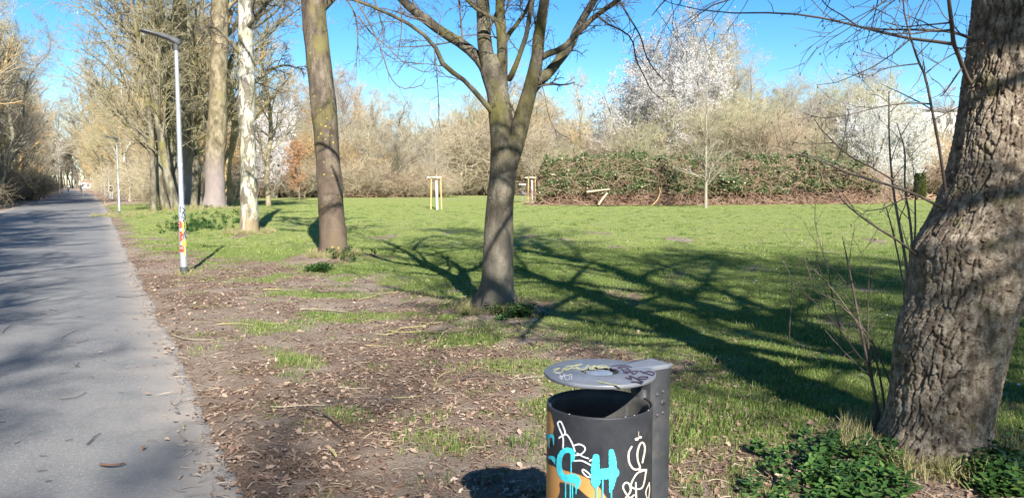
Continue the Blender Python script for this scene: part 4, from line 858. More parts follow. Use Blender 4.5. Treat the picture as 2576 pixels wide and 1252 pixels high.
belt(26, -350, 560, 300, 380, ['tall'], [GRY, TAN], .7, 1.1, 'far bare tree closing the wood behind the path row', 'far bare trees behind the path row', 1.2, 14)
# every tree of a belt gets a label of its own from its tone and its place among its kind
ORD = ['leftmost'] + [w + ' from the left' for w in 'second third fourth fifth sixth seventh eighth ninth tenth eleventh twelfth thirteenth fourteenth fifteenth sixteenth seventeenth eighteenth nineteenth'.split()]
for tens, w in ((20, 'twent'),  (30, 'thirt'), (40, 'fort'), (50, 'fift'), (60, 'sixt'), (70, 'sevent'), (80, 'eight')):
    ORD.append(w + 'ieth from the left'); ORD += [w + 'y-' + q_ + ' from the left' for q_ in 'first second third fourth fifth sixth seventh eighth ninth'.split()]
gr_ = {}
for o in list(C.objects):
    if o.get('group') and o.get('category') and o['group'] in SHORT: gr_.setdefault(o['group'], []).append(o)
for gn, os_ in gr_.items():
    os_.sort(key=lambda o: o.location.x / o.location.y)
    for k, o in enumerate(os_):
        o['label'] = '%s %s, %s %s' % (o['tone'], {'tall': 'spreading bare tree', 'pole': 'slim bare tree', 'birch': 'pale-stemmed birch', 'shrub': 'bare shrub', 'scrub': 'low scrub'}[o['sort']], ORD[min(k, len(ORD) - 1)], SHORT[gn])
for o in C.objects:
    for k in ('tone', 'sort'):
        if k in o: del o[k]
# single ones
place('bloom', at(690, 98), 98, hgt(270, 98), 'tall white blossoming tree glimpsed between the birch and the lichened trunk', None, (1, .97, 1), .78, 0)
place('beech', at(752, 84), 84, hgt(362, 84), 'young beech with rust-orange withered leaves beside the white blossoming tree', None, (.8, .7, .6), 1.0, 0)
place('bloom', at(1665, 80), 80, hgt(95, 80), 'tallest white blossoming tree, left behind the bramble thicket', None, (.64, .62, .63), .9, 1)
place('bloom', at(1600, 75), 75, hgt(185, 75), 'smaller white blossoming bush at the left foot of the tallest one', None, (.9, .88, .88), 1.1, 0)
place('bloom', at(1745, 79), 79, hgt(140, 79), 'white blossoming tree right beside the tallest one, behind thin bare trees', None, (.9, .88, .88), .8, 0)
place('bloom', at(2175, 71), 71, hgt(258, 71), 'bright white blossoming bush behind the right end of the thicket', None, (1, 1, 1), 1.05, 1)
place('bloom', at(2240, 87), 87, hgt(262, 87), 'bright white blossoming bush nearest the pale building', None, (1, 1, 1), 1.0, 0)
place('tall', at(1460, 96), 96, hgt(190, 96), 'lone upright bare tree standing clear above the left of the thicket', None, (1.1, .9, .6), .62, 0)
place('birch', at(2165, 118), 118, hgt(140, 118), 'purplish fine-twigged birch towering behind the white bushes on the right', None, PUR, 1.15, 0)
place('tall', at(1003, 100), 100, hgt(340, 100), 'ivy-clad dark bush beside the brushwood pile', None, DRK, .8, 1)

# ------------------------------------------------------------------ bramble thicket
def thicket():
    r = np.random.RandomState(200)
    x0, x1, d0 = at(1350, 61), at(2205, 64), 61.
    base = ((x0 + x1) / 2, 64., 0)
    tg = thing('bramble_thicket', base, 'long dark green bramble thicket with dead brown stems across the right of the meadow', 'thicket')
    n = 95000; u = r.rand(n); x = x0 + (x1 - x0) * u
    hmax = 4.05 * np.clip(np.minimum(np.minimum(u / .03, 1), (1 - u) / .03), 0, 1) ** .4 * (1 - .15 * sstep(.8, 1, u)) * (1 + .10 * pn(x * .35, 0) + .12 * pn(x * 1.1, 3) + .08 * pn(x * 3, 9))
    v_ = r.rand(n) ** .75; z = hmax * (.22 + .78 * v_)
    bulge = np.sqrt(np.clip(1 - (v_ * .95) ** 2, 0, 1)) * 3.0 + .8 * pn(x * .5, z * .8, 2) + .4 * pn(x * 1.6, z * 1.8, 5)
    yc = 64.0 + (u - .3) * 2; y = yc - bulge + np.abs(r.normal(size=n)) * .35 + (r.rand(n) < .25) * r.rand(n) * 3 * (v_ > .8)
    low = .20 + .34 * pn(x * .25, 7) + .22 * sstep(.4, .8, pn(x * .12 + 3, 1)) + .3 * sstep(.62, .95, u)
    hole = pn(x * .55, z * .9, 11) > .28
    keep = (z / 4.0 > low * r.uniform(.6, 1.25, n)) & ~(hole & (r.rand(n) < .85)); x, y, z = x[keep], y[keep], z[keep]; n = len(x)
    A = r.normal(size=(n, 3)); A[:, 2] *= .6; A /= np.linalg.norm(A, axis=1, keepdims=True); nn = np.stack([r.normal(0, .6, n), -np.ones(n), .8 + r.normal(0, .6, n)], -1)
    Bv = np.cross(A, nn); Bv /= np.linalg.norm(Bv, axis=1, keepdims=True) + 1e-9; s_ = r.uniform(.045, .11, n)[:, None]
    pt = np.stack([x, y, z], -1) - np.array(base); V = np.stack([pt - A * s_, pt + Bv * s_ * .7, pt + A * s_, pt - Bv * s_ * .7], 1)
    o = obj('foliage', mesh_np('foliage', V.reshape(-1, 3), [np.arange(n * 4).reshape(-1, 4)], [m_ivy], False), tg); o['kind'] = 'stuff'
    g = Geo(); n = 6500; u = r.rand(n); x = x0 - .4 + (x1 - x0 + 1.6) * u
    hm = 3.9 * np.clip(np.minimum(u / .05, 1), 0, 1) ** .5 * (1 - .25 * sstep(.7, 1, u))
    yb = 64.0 + (u - .3) * 2 - r.uniform(.5, 3.4, n); z0 = r.rand(n) ** 1.9 * hm * .9; L = r.uniform(.5, 1.8, n); a = r.rand(n) * 2 * PI; e = r.uniform(-.3, 1.2, n)
    st = np.stack([x, yb, z0], -1); d = np.stack([np.cos(a) * np.cos(e), np.sin(a) * np.cos(e) * .6, np.sin(e)], -1); Pq = [st]
    for k in range(4):
        Pq.append(Pq[-1] + d * (L / 4)[:, None]); d = d + r.normal(size=(n, 3)) * .25 + np.array([0, -.05, -.22]); d /= np.linalg.norm(d, axis=1, keepdims=True)
    Pq = np.stack(Pq, 1); Pq[:, :, 2] = np.maximum(Pq[:, :, 2], .03); rr = np.repeat(r.uniform(.008, .02, n)[:, None], 5, 1) * np.linspace(1, .5, 5)[None]
    g.tube(Pq, rr, 3); g.shift(-np.array(base)); o = obj('dead_stems', g.mesh('dead_stems', [m_dead]), tg); o['kind'] = 'stuff'
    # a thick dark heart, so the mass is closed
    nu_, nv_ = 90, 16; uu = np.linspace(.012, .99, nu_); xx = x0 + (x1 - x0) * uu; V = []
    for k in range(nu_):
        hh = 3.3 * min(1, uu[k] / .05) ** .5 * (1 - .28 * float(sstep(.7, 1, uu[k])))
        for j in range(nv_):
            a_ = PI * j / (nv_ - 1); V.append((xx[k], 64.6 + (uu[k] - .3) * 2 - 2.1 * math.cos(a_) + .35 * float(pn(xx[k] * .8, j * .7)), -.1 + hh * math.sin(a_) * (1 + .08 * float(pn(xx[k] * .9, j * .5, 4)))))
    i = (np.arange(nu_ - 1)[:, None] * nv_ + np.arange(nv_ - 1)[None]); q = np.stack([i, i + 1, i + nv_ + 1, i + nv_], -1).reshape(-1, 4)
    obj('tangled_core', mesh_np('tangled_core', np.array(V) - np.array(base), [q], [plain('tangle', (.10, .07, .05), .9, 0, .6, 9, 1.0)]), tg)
thicket()

# ------------------------------------------------------------------ young staked trees
m_stake = plain('stake_wood', (.55, .36, .16), .7, 0, .2, 9)
m_slat = plain('sawn_slat', (.62, .52, .38), .7, 0, .15, 8)
m_lime = plain('limewash', (.82, .82, .80), .8, 0, .06, 9)
m_strap = plain('dark_strap', (.04, .035, .03), .8)
m_young = plain('young_bark', (.27, .235, .17), .7, 0, .2, 6)
def bar(g, a, b, ra, rb, sides=10, mi=0):
    t_ = np.linspace(0, 1, 4)[:, None]; a = np.array(a, float); b = np.array(b, float); P = a * (1 - t_) + b * t_
    g.tube(P, np.linspace(ra, rb, 4), sides, mi)
    d = (b - a) / np.linalg.norm(b - a)
    for e, rr in ((a, ra), (b, rb)):      # end caps as tiny cones
        g.tube(np.stack([e, e + d * (rr * .15 if e is b else -rr * .15)]), np.array([rr, rr * .02]), sides, mi)
    return g
def staked(px, py, d, h, label, crown_top, seed):
    r = np.random.RandomState(seed); b = W(px, py, d); b[2] = gz(b[0], b[1]); tg = thing('staked_tree', b, label, 'young tree', 'young staked trees')
    w = .34 if h > 1.9 else .3
    for k, (x, y) in enumerate(((-w, -.05), (w * .95, -.12), (.02, .42))):
        g = Geo(); bar(g, (x * 1.06, y, -.1), (x * .92, y * .9, h), .05, .047); obj('stake', g.mesh('stake', [m_stake]), tg)
    for k, (p, q_) in enumerate((((-w, -.11, h - .02), (w, -.17, h - .02)), ((-w - .25, -.02, h - .03), (.06, .47, h - .03)), ((w, -.05, h - .03), (-.02, .47, h - .03)))):
        g = Geo(); p = np.array(p); q_ = np.array(q_); dr = q_ - p; L = np.linalg.norm(dr); dr /= L; sd_ = np.array([-dr[1], dr[0], 0])
        g.box((p + q_) / 2, (L, .045, .10), np.stack([dr, sd_, [0, 0, 1]], 1)); obj('slat', g.mesh('slat', [m_slat], False), tg)
    g = Geo(); bar(g, (-w, -.05, h - .24), (.0, 0, h - .2), .03, .03); bar(g, (.0, 0, h - .2), (w * .95, -.08, h - .18), .025, .025); obj('tie', g.mesh('tie', [m_strap]), tg)
    g = Geo(); bar(g, (.05, 0, -.08), (0, 0, h * .88), .075, .06); obj('trunk', g.mesh('trunk', [m_lime]), tg)
    P_, R2 = smooth_line([(0, 0, h * .8), (.01, .02, h * 1.2), (-.03, 0, h * 1.6), (0, .02, crown_top)], [.055, .045, .03, .006], 16)
    g = Geo(); g.tube(P_, R2, 7); a, ra = spawn(r, P_[None], R2[None], 20, .18, .98, (25, 60), lambda L, t: .28 * L, 6, .1, (0, 0, .06), .45, rmin=.010); g.tube(a, ra, 4)
    b2, rb = spawn(r, a, ra, 6, .2, .98, (25, 55), lambda L, t: .45 * L, 4, .12, (0, 0, .04), .7, rmin=.007); g.tube(b2, rb, 3); obj('crown', g.mesh('crown', [m_young]), tg)
staked(1098, 527, 50.2, 2.12, 'young tree with limewashed trunk inside three wooden stakes, left of the forked tree', 5.6, 1)
staked(1338, 508, 70, 2.35, 'young tree between stakes at the left end of the bramble thicket, beside the chain basket', 7.0, 2)

def young(px, py, d, label):
    r = np.random.RandomState(66); b = W(px, py, d); b[2] = gz(b[0], b[1]) - .03; tg = thing('young_tree', b, label, 'young tree'); s = d / F
    pts = [(0, 0, -.05), (.0, 0, 1.0), (-.02, 0, 2.4), (-.05, .05, 4.5), (-.08, 0, 7), (-.05, 0, 10.2)]
    P_, R2 = smooth_line(pts, [.135, .11, .10, .075, .045, .01], 40); g = Geo(); g.tube(P_, R2, 12)
    obj('trunk', g.mesh('trunk', [m_young]), tg); g = Geo()
    for pp, rr in (([(-.02, 0, 2.1), (-.3, -.05, 2.3), (-.8, -.1, 2.35), (-1.7, -.2, 2.6), (-2.3, -.2, 2.9)], [.05, .045, .04, .025, .01]), ([(.02, 0, 2.0), (.18, -.05, 2.1), (.25, -.05, 2.6), (.5, -.1, 3.1), (1.2, -.2, 3.7), (1.9, 0, 4.2)], [.045, .045, .04, .035, .02, .008])):
        a_, b_ = smooth_line(pp, rr, 14); g.tube(a_, b_, 6); c_, rc = spawn(r, a_[None], b_[None], 9, .3, .98, (30, 60), lambda L, t: .3 * L, 5, .12, (0, 0, .06), .6, rmin=.01); g.tube(c_, rc, 4)
    a, ra = spawn(r, P_[None], R2[None], 34, .28, .99, (30, 62), lambda L, t: .28 * L * (1.1 - .8 * t), 7, .1, (0, 0, .07), .4, rmin=.014); g.tube(a, ra, 4)
    b2, rb = spawn(r, a, ra, 8, .15, .98, (25, 55), lambda L, t: .42 * L, 5, .12, (0, 0, .04), .6, rmin=.010); g.tube(b2, rb, 3)
    c2, rc = spawn(r, b2, rb, 4, .15, .98, (25, 55), lambda L, t: .5 * L, 4, .12, (0, 0, .04), .7, rmin=.008); g.tube(c2, rc, 3)
    obj('crown', g.mesh('crown', [m_young]), tg)
young(1775, 521, 55.2, 'slender young bare tree with a straight pale trunk standing before the bramble thicket')

# ------------------------------------------------------------------ disc golf basket
def basket():
    b = W(1314, 502, 74); b[2] = gz(b[0], b[1]); tg = thing('disc_golf_basket', b, 'metal disc golf basket with white top band and hanging chains beside the small staked tree', 'basket')
    ms = plain('galvanised_steel', (.5, .5, .5), .4, .7, .1); mwht = plain('white_band', (.8, .8, .8), .5); g = Geo(); bar(g, (0, 0, -.05), (0, 0, 1.72), .035, .03); obj('pole', g.mesh('pole', [ms]), tg)
    g = Geo(); g.lathe([(.33, 1.60), (.345, 1.60), (.345, 1.74), (.33, 1.74), (.05, 1.755)], 28); obj('top_band', g.mesh('top_band', [mwht]), tg)
    g = Geo()
    for k in range(12):
        a = k * PI / 6; c_, s_ = math.cos(a), math.sin(a); P_, R2 = smooth_line([(.30 * c_, .30 * s_, 1.62), (.24 * c_, .24 * s_, 1.35), (.14 * c_, .14 * s_, 1.12), (.04 * c_, .04 * s_, 1.0)], [.012] * 4, 8); g.tube(P_, R2, 4)
    obj('chains', g.mesh('chains', [ms]), tg); g = Geo()
    for zz, rr in ((.95, .42), (.86, .42), (.74, .40), (.73, .25)):
        a = np.linspace(0, 2 * PI, 29); P_ = np.stack([rr * np.cos(a), rr * np.sin(a), 0 * a + zz], -1); g.tube(P_, np.full(29, .012), 4)
    for k in range(20):
        a = k * PI / 10; c_, s_ = math.cos(a), math.sin(a); g.tube(np.array([(.42 * c_, .42 * s_, .95), (.41 * c_, .41 * s_, .8), (.39 * c_, .39 * s_, .74), (0, 0, .72)]), np.full(4, .008), 3)
    obj('tray', g.mesh('tray', [ms]), tg)
basket()

# ------------------------------------------------------------------ things laid at the foot of the thicket, brushwood, yew
m_log = plain('pale_deadwood', (.58, .44, .30), .8, 0, .25, 6)
m_log2b = plain('weathered_bough', (.46, .34, .23), .8, 0, .35, 6)
m_log2 = plain('brown_deadwood', (.30, .19, .12), .85, 0, .4, 6)
def pol(name, pts, rad, mat, label, cat, group=None, sides=8, n=14):
    P_, R2 = smooth_line(pts, rad, n); b = P_[0].copy(); g = Geo(); g.tube(P_ - b, R2, sides)
    for e, nx_, rr in ((P_[0] - b, P_[0] - P_[1], R2[0]), (P_[-1] - b, P_[-1] - P_[-2], R2[-1])):
        nx_ = nx_ / np.linalg.norm(nx_); g.tube(np.stack([e, e + nx_ * rr * .3]), np.array([rr, rr * .05]), sides)
    return tag(obj(name, g.mesh(name, [mat]), None, [float(v) for v in b]), label, cat, group)
def tk(X_, Y_): return (2100 + X_ / 2.862) / 1.59, (560 + Y_ / 2.862) / 1.59
pol('fallen_bough', [W(*tk(705, 595), 60.3), W(*tk(820, 580), 60.4), W(*tk(975, 562), 60.6)], [.085, .08, .05], m_log2b, 'pale barkless bough lying across the front of the bramble thicket', 'branch')
pol('fallen_bough', [W(*tk(940, 608), 60.2), W(*tk(890, 670), 60.0), W(*tk(840, 742), 59.8)], [.08, .09, .09], m_log2b, 'pale broken bough leaning on the grass before the thicket', 'branch')
pol('fallen_bough', [W(*tk(1540, 540), 60.4), W(*tk(1545, 610), 60.2), W(*tk(1510, 690), 60.0), W(*tk(1440, 760), 59.4)], [.025, .03, .03, .025], m_stake, 'thin yellowish bough leaning out of the thicket left of the young tree', 'branch')
def heap(px0, px1, py, d, h, n, label, mat, seed):
    r = np.random.RandomState(seed); x0, x1 = at(px0, d), at(px1, d); g = Geo(); x = r.uniform(x0, x1, n); a = r.normal(0, .5, n) + (r.rand(n) > .5) * PI; L = r.uniform(.8, 2.6, n)
    z = np.abs(r.normal(0, h * .4, n)) + .05; y = d + r.normal(0, .7, n); st = np.stack([x, y, z], -1); dr = np.stack([np.cos(a), r.normal(0, .4, n), r.normal(.05, .25, n)], -1)
    P_ = np.stack([st, st + dr * (L / 3)[:, None], st + dr * (2 * L / 3)[:, None] + r.normal(0, .08, (n, 3)), st + dr * L[:, None] + r.normal(0, .12, (n, 3))], 1); P_[:, :, 2] = np.maximum(P_[:, :, 2], .04)
    g.tube(P_, r.uniform(.02, .11, n)[:, None] * np.array([1, .9, .8, .5])[None], 6); b = np.array([(x0 + x1) / 2, d, 0]); g.shift(-b)
    tg = thing('brushwood_pile', b, label, 'brushwood'); o = obj('branches', g.mesh('branches', [mat]), tg); o['kind'] = 'stuff'
heap(885, 1062, 495, 101, 1.0, 260, 'low heap of brown rotting boughs at the meadow edge right of the lichened trunk', m_log2, 5)
heap(1160, 1235, 483, 150, 2.2, 200, 'pale sprawl of cut branches just left of the forked trunk', m_log, 6)
heap(2272, 2345, 500, 84, .35, 60, 'small dark litter of branches at the foot of the clipped green yew', m_log2, 8)
def yew():
    b = W(2313, 503, 83); b[2] = gz(b[0], b[1]); tg = thing('columnar_yew', b, 'small dark green columnar evergreen beyond the furrowed trunk', 'evergreen'); r = np.random.RandomState(9); n = 9000
    z = r.rand(n) * 2.75 + .05; a = r.rand(n) * 2 * PI; rr = (.60 * (1 - .25 * (z / 2.8) ** 3) + .10 * pn(np.cos(a) * 2, np.sin(a) * 2, z * 2)) * r.uniform(.8, 1.05, n)
    pt = np.stack([rr * np.cos(a), rr * np.sin(a), z], -1); A = np.stack([np.cos(a) * .5, np.sin(a) * .5, np.ones(n)], -1) + r.normal(0, .5, (n, 3)); A /= np.linalg.norm(A, axis=1, keepdims=True); Bv = np.cross(A, r.normal(size=(n, 3))); Bv /= np.linalg.norm(Bv, axis=1, keepdims=True)
    V = np.stack([pt - A * .08, pt + Bv * .028, pt + A * .08, pt - Bv * .028], 1).reshape(-1, 3)
    mm = leaf_mat('yew_needles', [(0, (.03, .05, .012)), (.7, (.08, .10, .02)), (1, (.17, .17, .04))]); obj('foliage', mesh_np('foliage', V, [np.arange(4 * n).reshape(-1, 4)], [mm], False), tg)
    g = Geo(); bar(g, (0, 0, -.1), (0, 0, 2.4), .12, .03); g.lathe([(.02, .15), (.40, .25), (.46, 1.2), (.40, 2.2), (.02, 2.6)], 14); obj('trunk', g.mesh('trunk', [m_log2]), tg)
yew()

# ------------------------------------------------------------------ pale building behind the white blossom
def building():
    d = 188; x0, x1 = at(2268, d), at(2560, d); zt = hgt(282, d); b = np.array([(x0 + x1) / 2, d + 6, 0]); tg = thing('apartment_building', b, 'pale flat-roofed apartment building glimpsed behind the right-hand trees', 'building')
    wv = plain('cream_render', (.74, .70, .60), .85, 0, .05, 1); rf = plain('roof_edge', (.30, .31, .34), .6); gl = plain('dark_glass', (.06, .07, .09), .15); fr = plain('window_frame', (.75, .75, .73), .5)
    g = Geo(); g.box((0, 0, zt / 2), (x1 - x0, 12, zt)); obj('wall', g.mesh('wall', [wv], False), tg)
    g = Geo(); g.box((0, 0, zt + .45), (x1 - x0 + 1.0, 13, .9)); obj('roof', g.mesh('roof', [rf], False), tg)
    n = 9; g0 = Geo(); g0.box((0, 0, 0), (1.7, .16, 1.5)); fm = g0.mesh('window_frame', [fr], False); g1 = Geo(); g1.box((-.4, -.09, 0), (.68, .05, 1.26)); g1.box((.4, -.09, 0), (.68, .05, 1.26)); pm = g1.mesh('pane', [gl], False)
    for fl_ in range(6):
        for k in range(n):
            xx = (x0 - x1) / 2 + (k + .5) * (x1 - x0) / n; o = obj('window', fm, tg, (xx, -6.06, zt - 2.4 - fl_ * 2.9)); obj('pane', pm, o)
building()
def small_house():
    d = 318; b = np.array([at(222, d), d, 0.]); tg = thing('distant_house', b, 'tiny white house with reddish roof at the far end of the path', 'house'); g = Geo(); g.box((0, 0, 1.3), (4, 4, 2.6)); obj('wall', g.mesh('wall', [plain('white_render', (.8, .78, .75), .8)], False), tg)
    g = Geo(); V = [(-2.2, -2.3, 2.55), (2.2, -2.3, 2.55), (2.2, 2.3, 2.55), (-2.2, 2.3, 2.55), (-2.2, 0, 3.5), (2.2, 0, 3.5)]
    o = obj('roof', mesh_np('roof', V, [[[0, 1, 5, 4], [2, 3, 4, 5]], [[0, 4, 3], [1, 2, 5]]], [plain('red_tiles', (.34, .17, .13), .8)], False), tg)
    g = Geo(); g.box((0, 0, 0), (1, .1, 1.2)); w_ = g.mesh('window', [plain('dark_window', (.05, .05, .06), .3)], False)
    for x_ in (-1.1, 1.1): obj('window', w_, tg, (x_, -2.04, 1.5))
small_house()

# ------------------------------------------------------------------ paint strokes on round things
def ray_cyl(px, py, cx_, cy_, R):
    w = W(px, py, 1.0); a = w[0]; zs = w[2] - H
    A = a * a + 1; B = -2 * (a * cx_ + cy_); Cq = cx_ ** 2 + cy_ ** 2 - R * R; D_ = max(B * B - 4 * A * Cq, 0); s = (-B - math.sqrt(D_)) / (2 * A)
    x, y = s * a, s; k = R / math.hypot(x - cx_, y - cy_); return np.array([cx_ + (x - cx_) * k, cy_ + (y - cy_) * k, H + zs * s])
def stroke(g, pts, w, mapf, mi=0, off0=0):
    """Rounded ribbon along pts (photo pixels), width w pixels (number or list)."""
    pts = np.array(pts, float); ww = np.full(len(pts), w, float) if np.isscalar(w) else np.array(w, float)
    n = max(10, len(pts) * 7); P, Wd = smooth_line(np.c_[pts, np.zeros(len(pts))], ww, n); P = P[:, :2]
    L = np.concatenate([[0], np.cumsum(np.linalg.norm(np.diff(P, axis=0), axis=1))]); T = np.gradient(P, axis=0); T /= np.linalg.norm(T, axis=1, keepdims=True) + 1e-9; Nn = np.c_[-T[:, 1], T[:, 0]]
    hw = Wd / 2; ends = []; 
    P = np.r_[[P[0] - T[0] * hw[0] * .95], [P[0] - T[0] * hw[0] * .6], P, [P[-1] + T[-1] * hw[-1] * .6], [P[-1] + T[-1] * hw[-1] * .95]]
    hw = np.r_[hw[0] * .3, hw[0] * .8, hw, hw[-1] * .8, hw[-1] * .3]; Nn = np.r_[Nn[:1], Nn[:1], Nn, Nn[-1:], Nn[-1:]]
    hw = hw * (1 + .06 * np.sin(np.arange(len(hw)) * 1.7)); V = []
    for k in range(len(P)):
        for sg in (-1, 0, 1):
            q_ = P[k] + Nn[k] * hw[k] * sg; V.append(mapf(q_[0], q_[1], off0 + .0003 * k / len(P)))
    k = np.arange(len(P) - 1) * 3; g.add(V, np.concatenate([np.stack([k, k + 1, k + 4, k + 3], -1), np.stack([k + 1, k + 2, k + 5, k + 4], -1)]), mi)
def paint(name, col): return plain(name, col, .6, 0, .28, 45)

# ------------------------------------------------------------------ street lamps
m_galv = plain('galvanised_post', (.50, .52, .54), .42, .55, .12, 14)
m_head = plain('lamp_housing', (.10, .105, .11), .5, .2, .15, 12)
m_collar = plain('black_collar', (.05, .05, .055), .7, 0, .3, 12)
HL = 4.16
def lamp_meshes():
    g = Geo(); g.lathe([(.0595, .15), (.0595, 1.22), (.056, 1.25), (.042, 1.28), (.040, 2.4), (.034, HL - .16), (.034, HL - .02)], 24); post = g.mesh('post', [m_galv])
    g = Geo(); g.lathe([(.066, -.12), (.066, .15), (.060, .156)], 24); col_ = g.mesh('base_collar', [m_collar])
    dx, dy = -.881, -.473; g = Geo(); prof = [(.07, .045, .050, -.06), (.03, .055, .060, -.05), (-.02, .060, .055, -.03), (-.12, .075, .040, .01), (-.30, .11, .030, .05), (-.48, .12, .024, .085), (-.56, .10, .018, .10)]; V = []
    for (s, w_, th_, zc) in prof:
        for (a_, b_) in ((-1, -.7), (-.75, -1), (.75, -1), (1, -.7), (1, .5), (.6, 1), (-.6, 1), (-1, .5)):
            V.append((dx * -s + -dy * w_ * a_, dy * -s + dx * w_ * a_, HL + zc + th_ * b_))
    q = [[k * 8 + j, k * 8 + (j + 1) % 8, (k + 1) * 8 + (j + 1) % 8, (k + 1) * 8 + j] for k in range(6) for j in range(8)]; q += [[0, 7, 4, 3], [0, 3, 2, 1], [4, 7, 6, 5], [48, 51, 52, 55], [48, 49, 50, 51], [52, 53, 54, 55]]
    head = mesh_np('lamp_head', V, [q], [m_head], False)
    g = Geo(); g.lathe([(.04, HL - .2), (.046, HL - .18), (.046, HL - .02), (.05, HL + .0)], 20); neck = g.mesh('neck', [m_head])
    return post, col_, head, neck
LM = lamp_meshes()
def lamp(x, y, label, group='street lamps along the right edge of the path', rz=0, lean=0):
    tg = thing('street_lamp', (x, y, float(gz(x, y)) if abs(off_right(x, y)) < 30 else 0), label, 'street lamp', group, rz)
    for nm, me in zip(('post', 'base_collar', 'lamp_head', 'neck'), LM): obj(nm, me, tg)
    return tg
l1 = G(463, 690)
LMP = lamp(l1[0], l1[1], 'nearest street lamp, tall galvanised post smeared with red and black graffiti')
for px, py, d, lab in ((298, 537, 43, 'second street lamp along the path, plain post with a dark angled head'), (274, 502, 81, 'third street lamp along the path, with a walker beside it'), (263, 492, 111, 'fourth street lamp along the path, the first one beyond the walker'),
                       (254, 487, 145, 'fifth street lamp along the path'), (248.5, 484, 180, 'sixth street lamp along the path'), (244.5, 481, 215, 'seventh street lamp along the path'), (241.5, 479.5, 250, 'farthest street lamp in the row along the path')):
    lamp(at(px, d), d, lab)
lamp(at(206, 262), 262, 'distant street lamp at the left end of the path, nearer of two', 'distant lamps at the end of the path', PI)
lamp(at(212, 300), 300, 'distant street lamp at the left end of the path, farther of two', 'distant lamps at the end of the path', PI)
lx, ly = l1[0], l1[1]; lz = float(gz(lx, ly))
def lc(X_, Y_): return (560 + X_ / 2.504) / 1.59, (650 + Y_ / 2.504) / 1.59
def on_lamp(px, py, off): return ray_cyl(px, py, lx, ly, .0605 + off) - np.array([lx, ly, lz])
black, red, yel, wht, blu = paint('black_paint', (.015, .015, .02)), paint('red_paint', (.62, .05, .03)), paint('yellow_paint', (.72, .62, .06)), paint('white_paint', (.8, .8, .8)), paint('blue_paint', (.04, .15, .45))
g = Geo()
for s in ([(405, 440), (450, 480), (408, 500), (405, 440)], [(412, 560), (435, 500), (455, 570), (425, 545)], [(430, 640), (432, 575), (455, 635), (435, 625)], [(432, 770), (438, 650), (462, 680), (445, 710), (468, 770)], [(466, 560), (466, 600)]): stroke(g, [lc(*p) for p in s], 2.0, on_lamp, 0)
obj('graffiti', g.mesh('graffiti', [black]), LMP, None)
g = Geo()
for s, w_ in (([(398, 600), (418, 640)], 8), ([(398, 650), (425, 645)], 4), ([(425, 690), (402, 770), (425, 770)], 6), ([(406, 700), (425, 730)], 6), ([(408, 840), (432, 830)], 5), ([(432, 830), (434, 885)], 4), ([(410, 880), (434, 880)], 9)): stroke(g, [lc(*p) for p in s], w_, on_lamp, 0, .0006)
obj('graffiti', g.mesh('graffiti', [red]), LMP)
g = Geo()
for s, w_ in (([(430, 600), (428, 700)], 4), ([(428, 780), (436, 830), (452, 800)], 5), ([(455, 590), (458, 660)], 3), ([(445, 850), (450, 930)], 3), ([(462, 770), (466, 840)], 4)): stroke(g, [lc(*p) for p in s], w_, on_lamp, 0, .0011)
obj('graffiti', g.mesh('graffiti', [yel]), LMP)
def on_up(px, py, off): return ray_cyl(px, py, lx, ly, .0405 + off) - np.array([lx, ly, lz])
for mt_, ss in ((wht, [([(388, 20), (424, 22)], 7), ([(392, 215), (430, 213)], 3), ([(395, 250), (402, 380)], 2.5), ([(390, 232), (430, 232)], 4)]), (blu, [([(392, 190), (400, 215), (410, 195), (420, 215), (430, 190)], 3), ([(390, 186), (432, 188)], 2.5)])):
    g = Geo()
    for s, w_ in ss: stroke(g, [lc(*p) for p in s], w_, on_up, 0, .0004)
    obj('sticker', g.mesh('sticker', [mt_]), LMP)

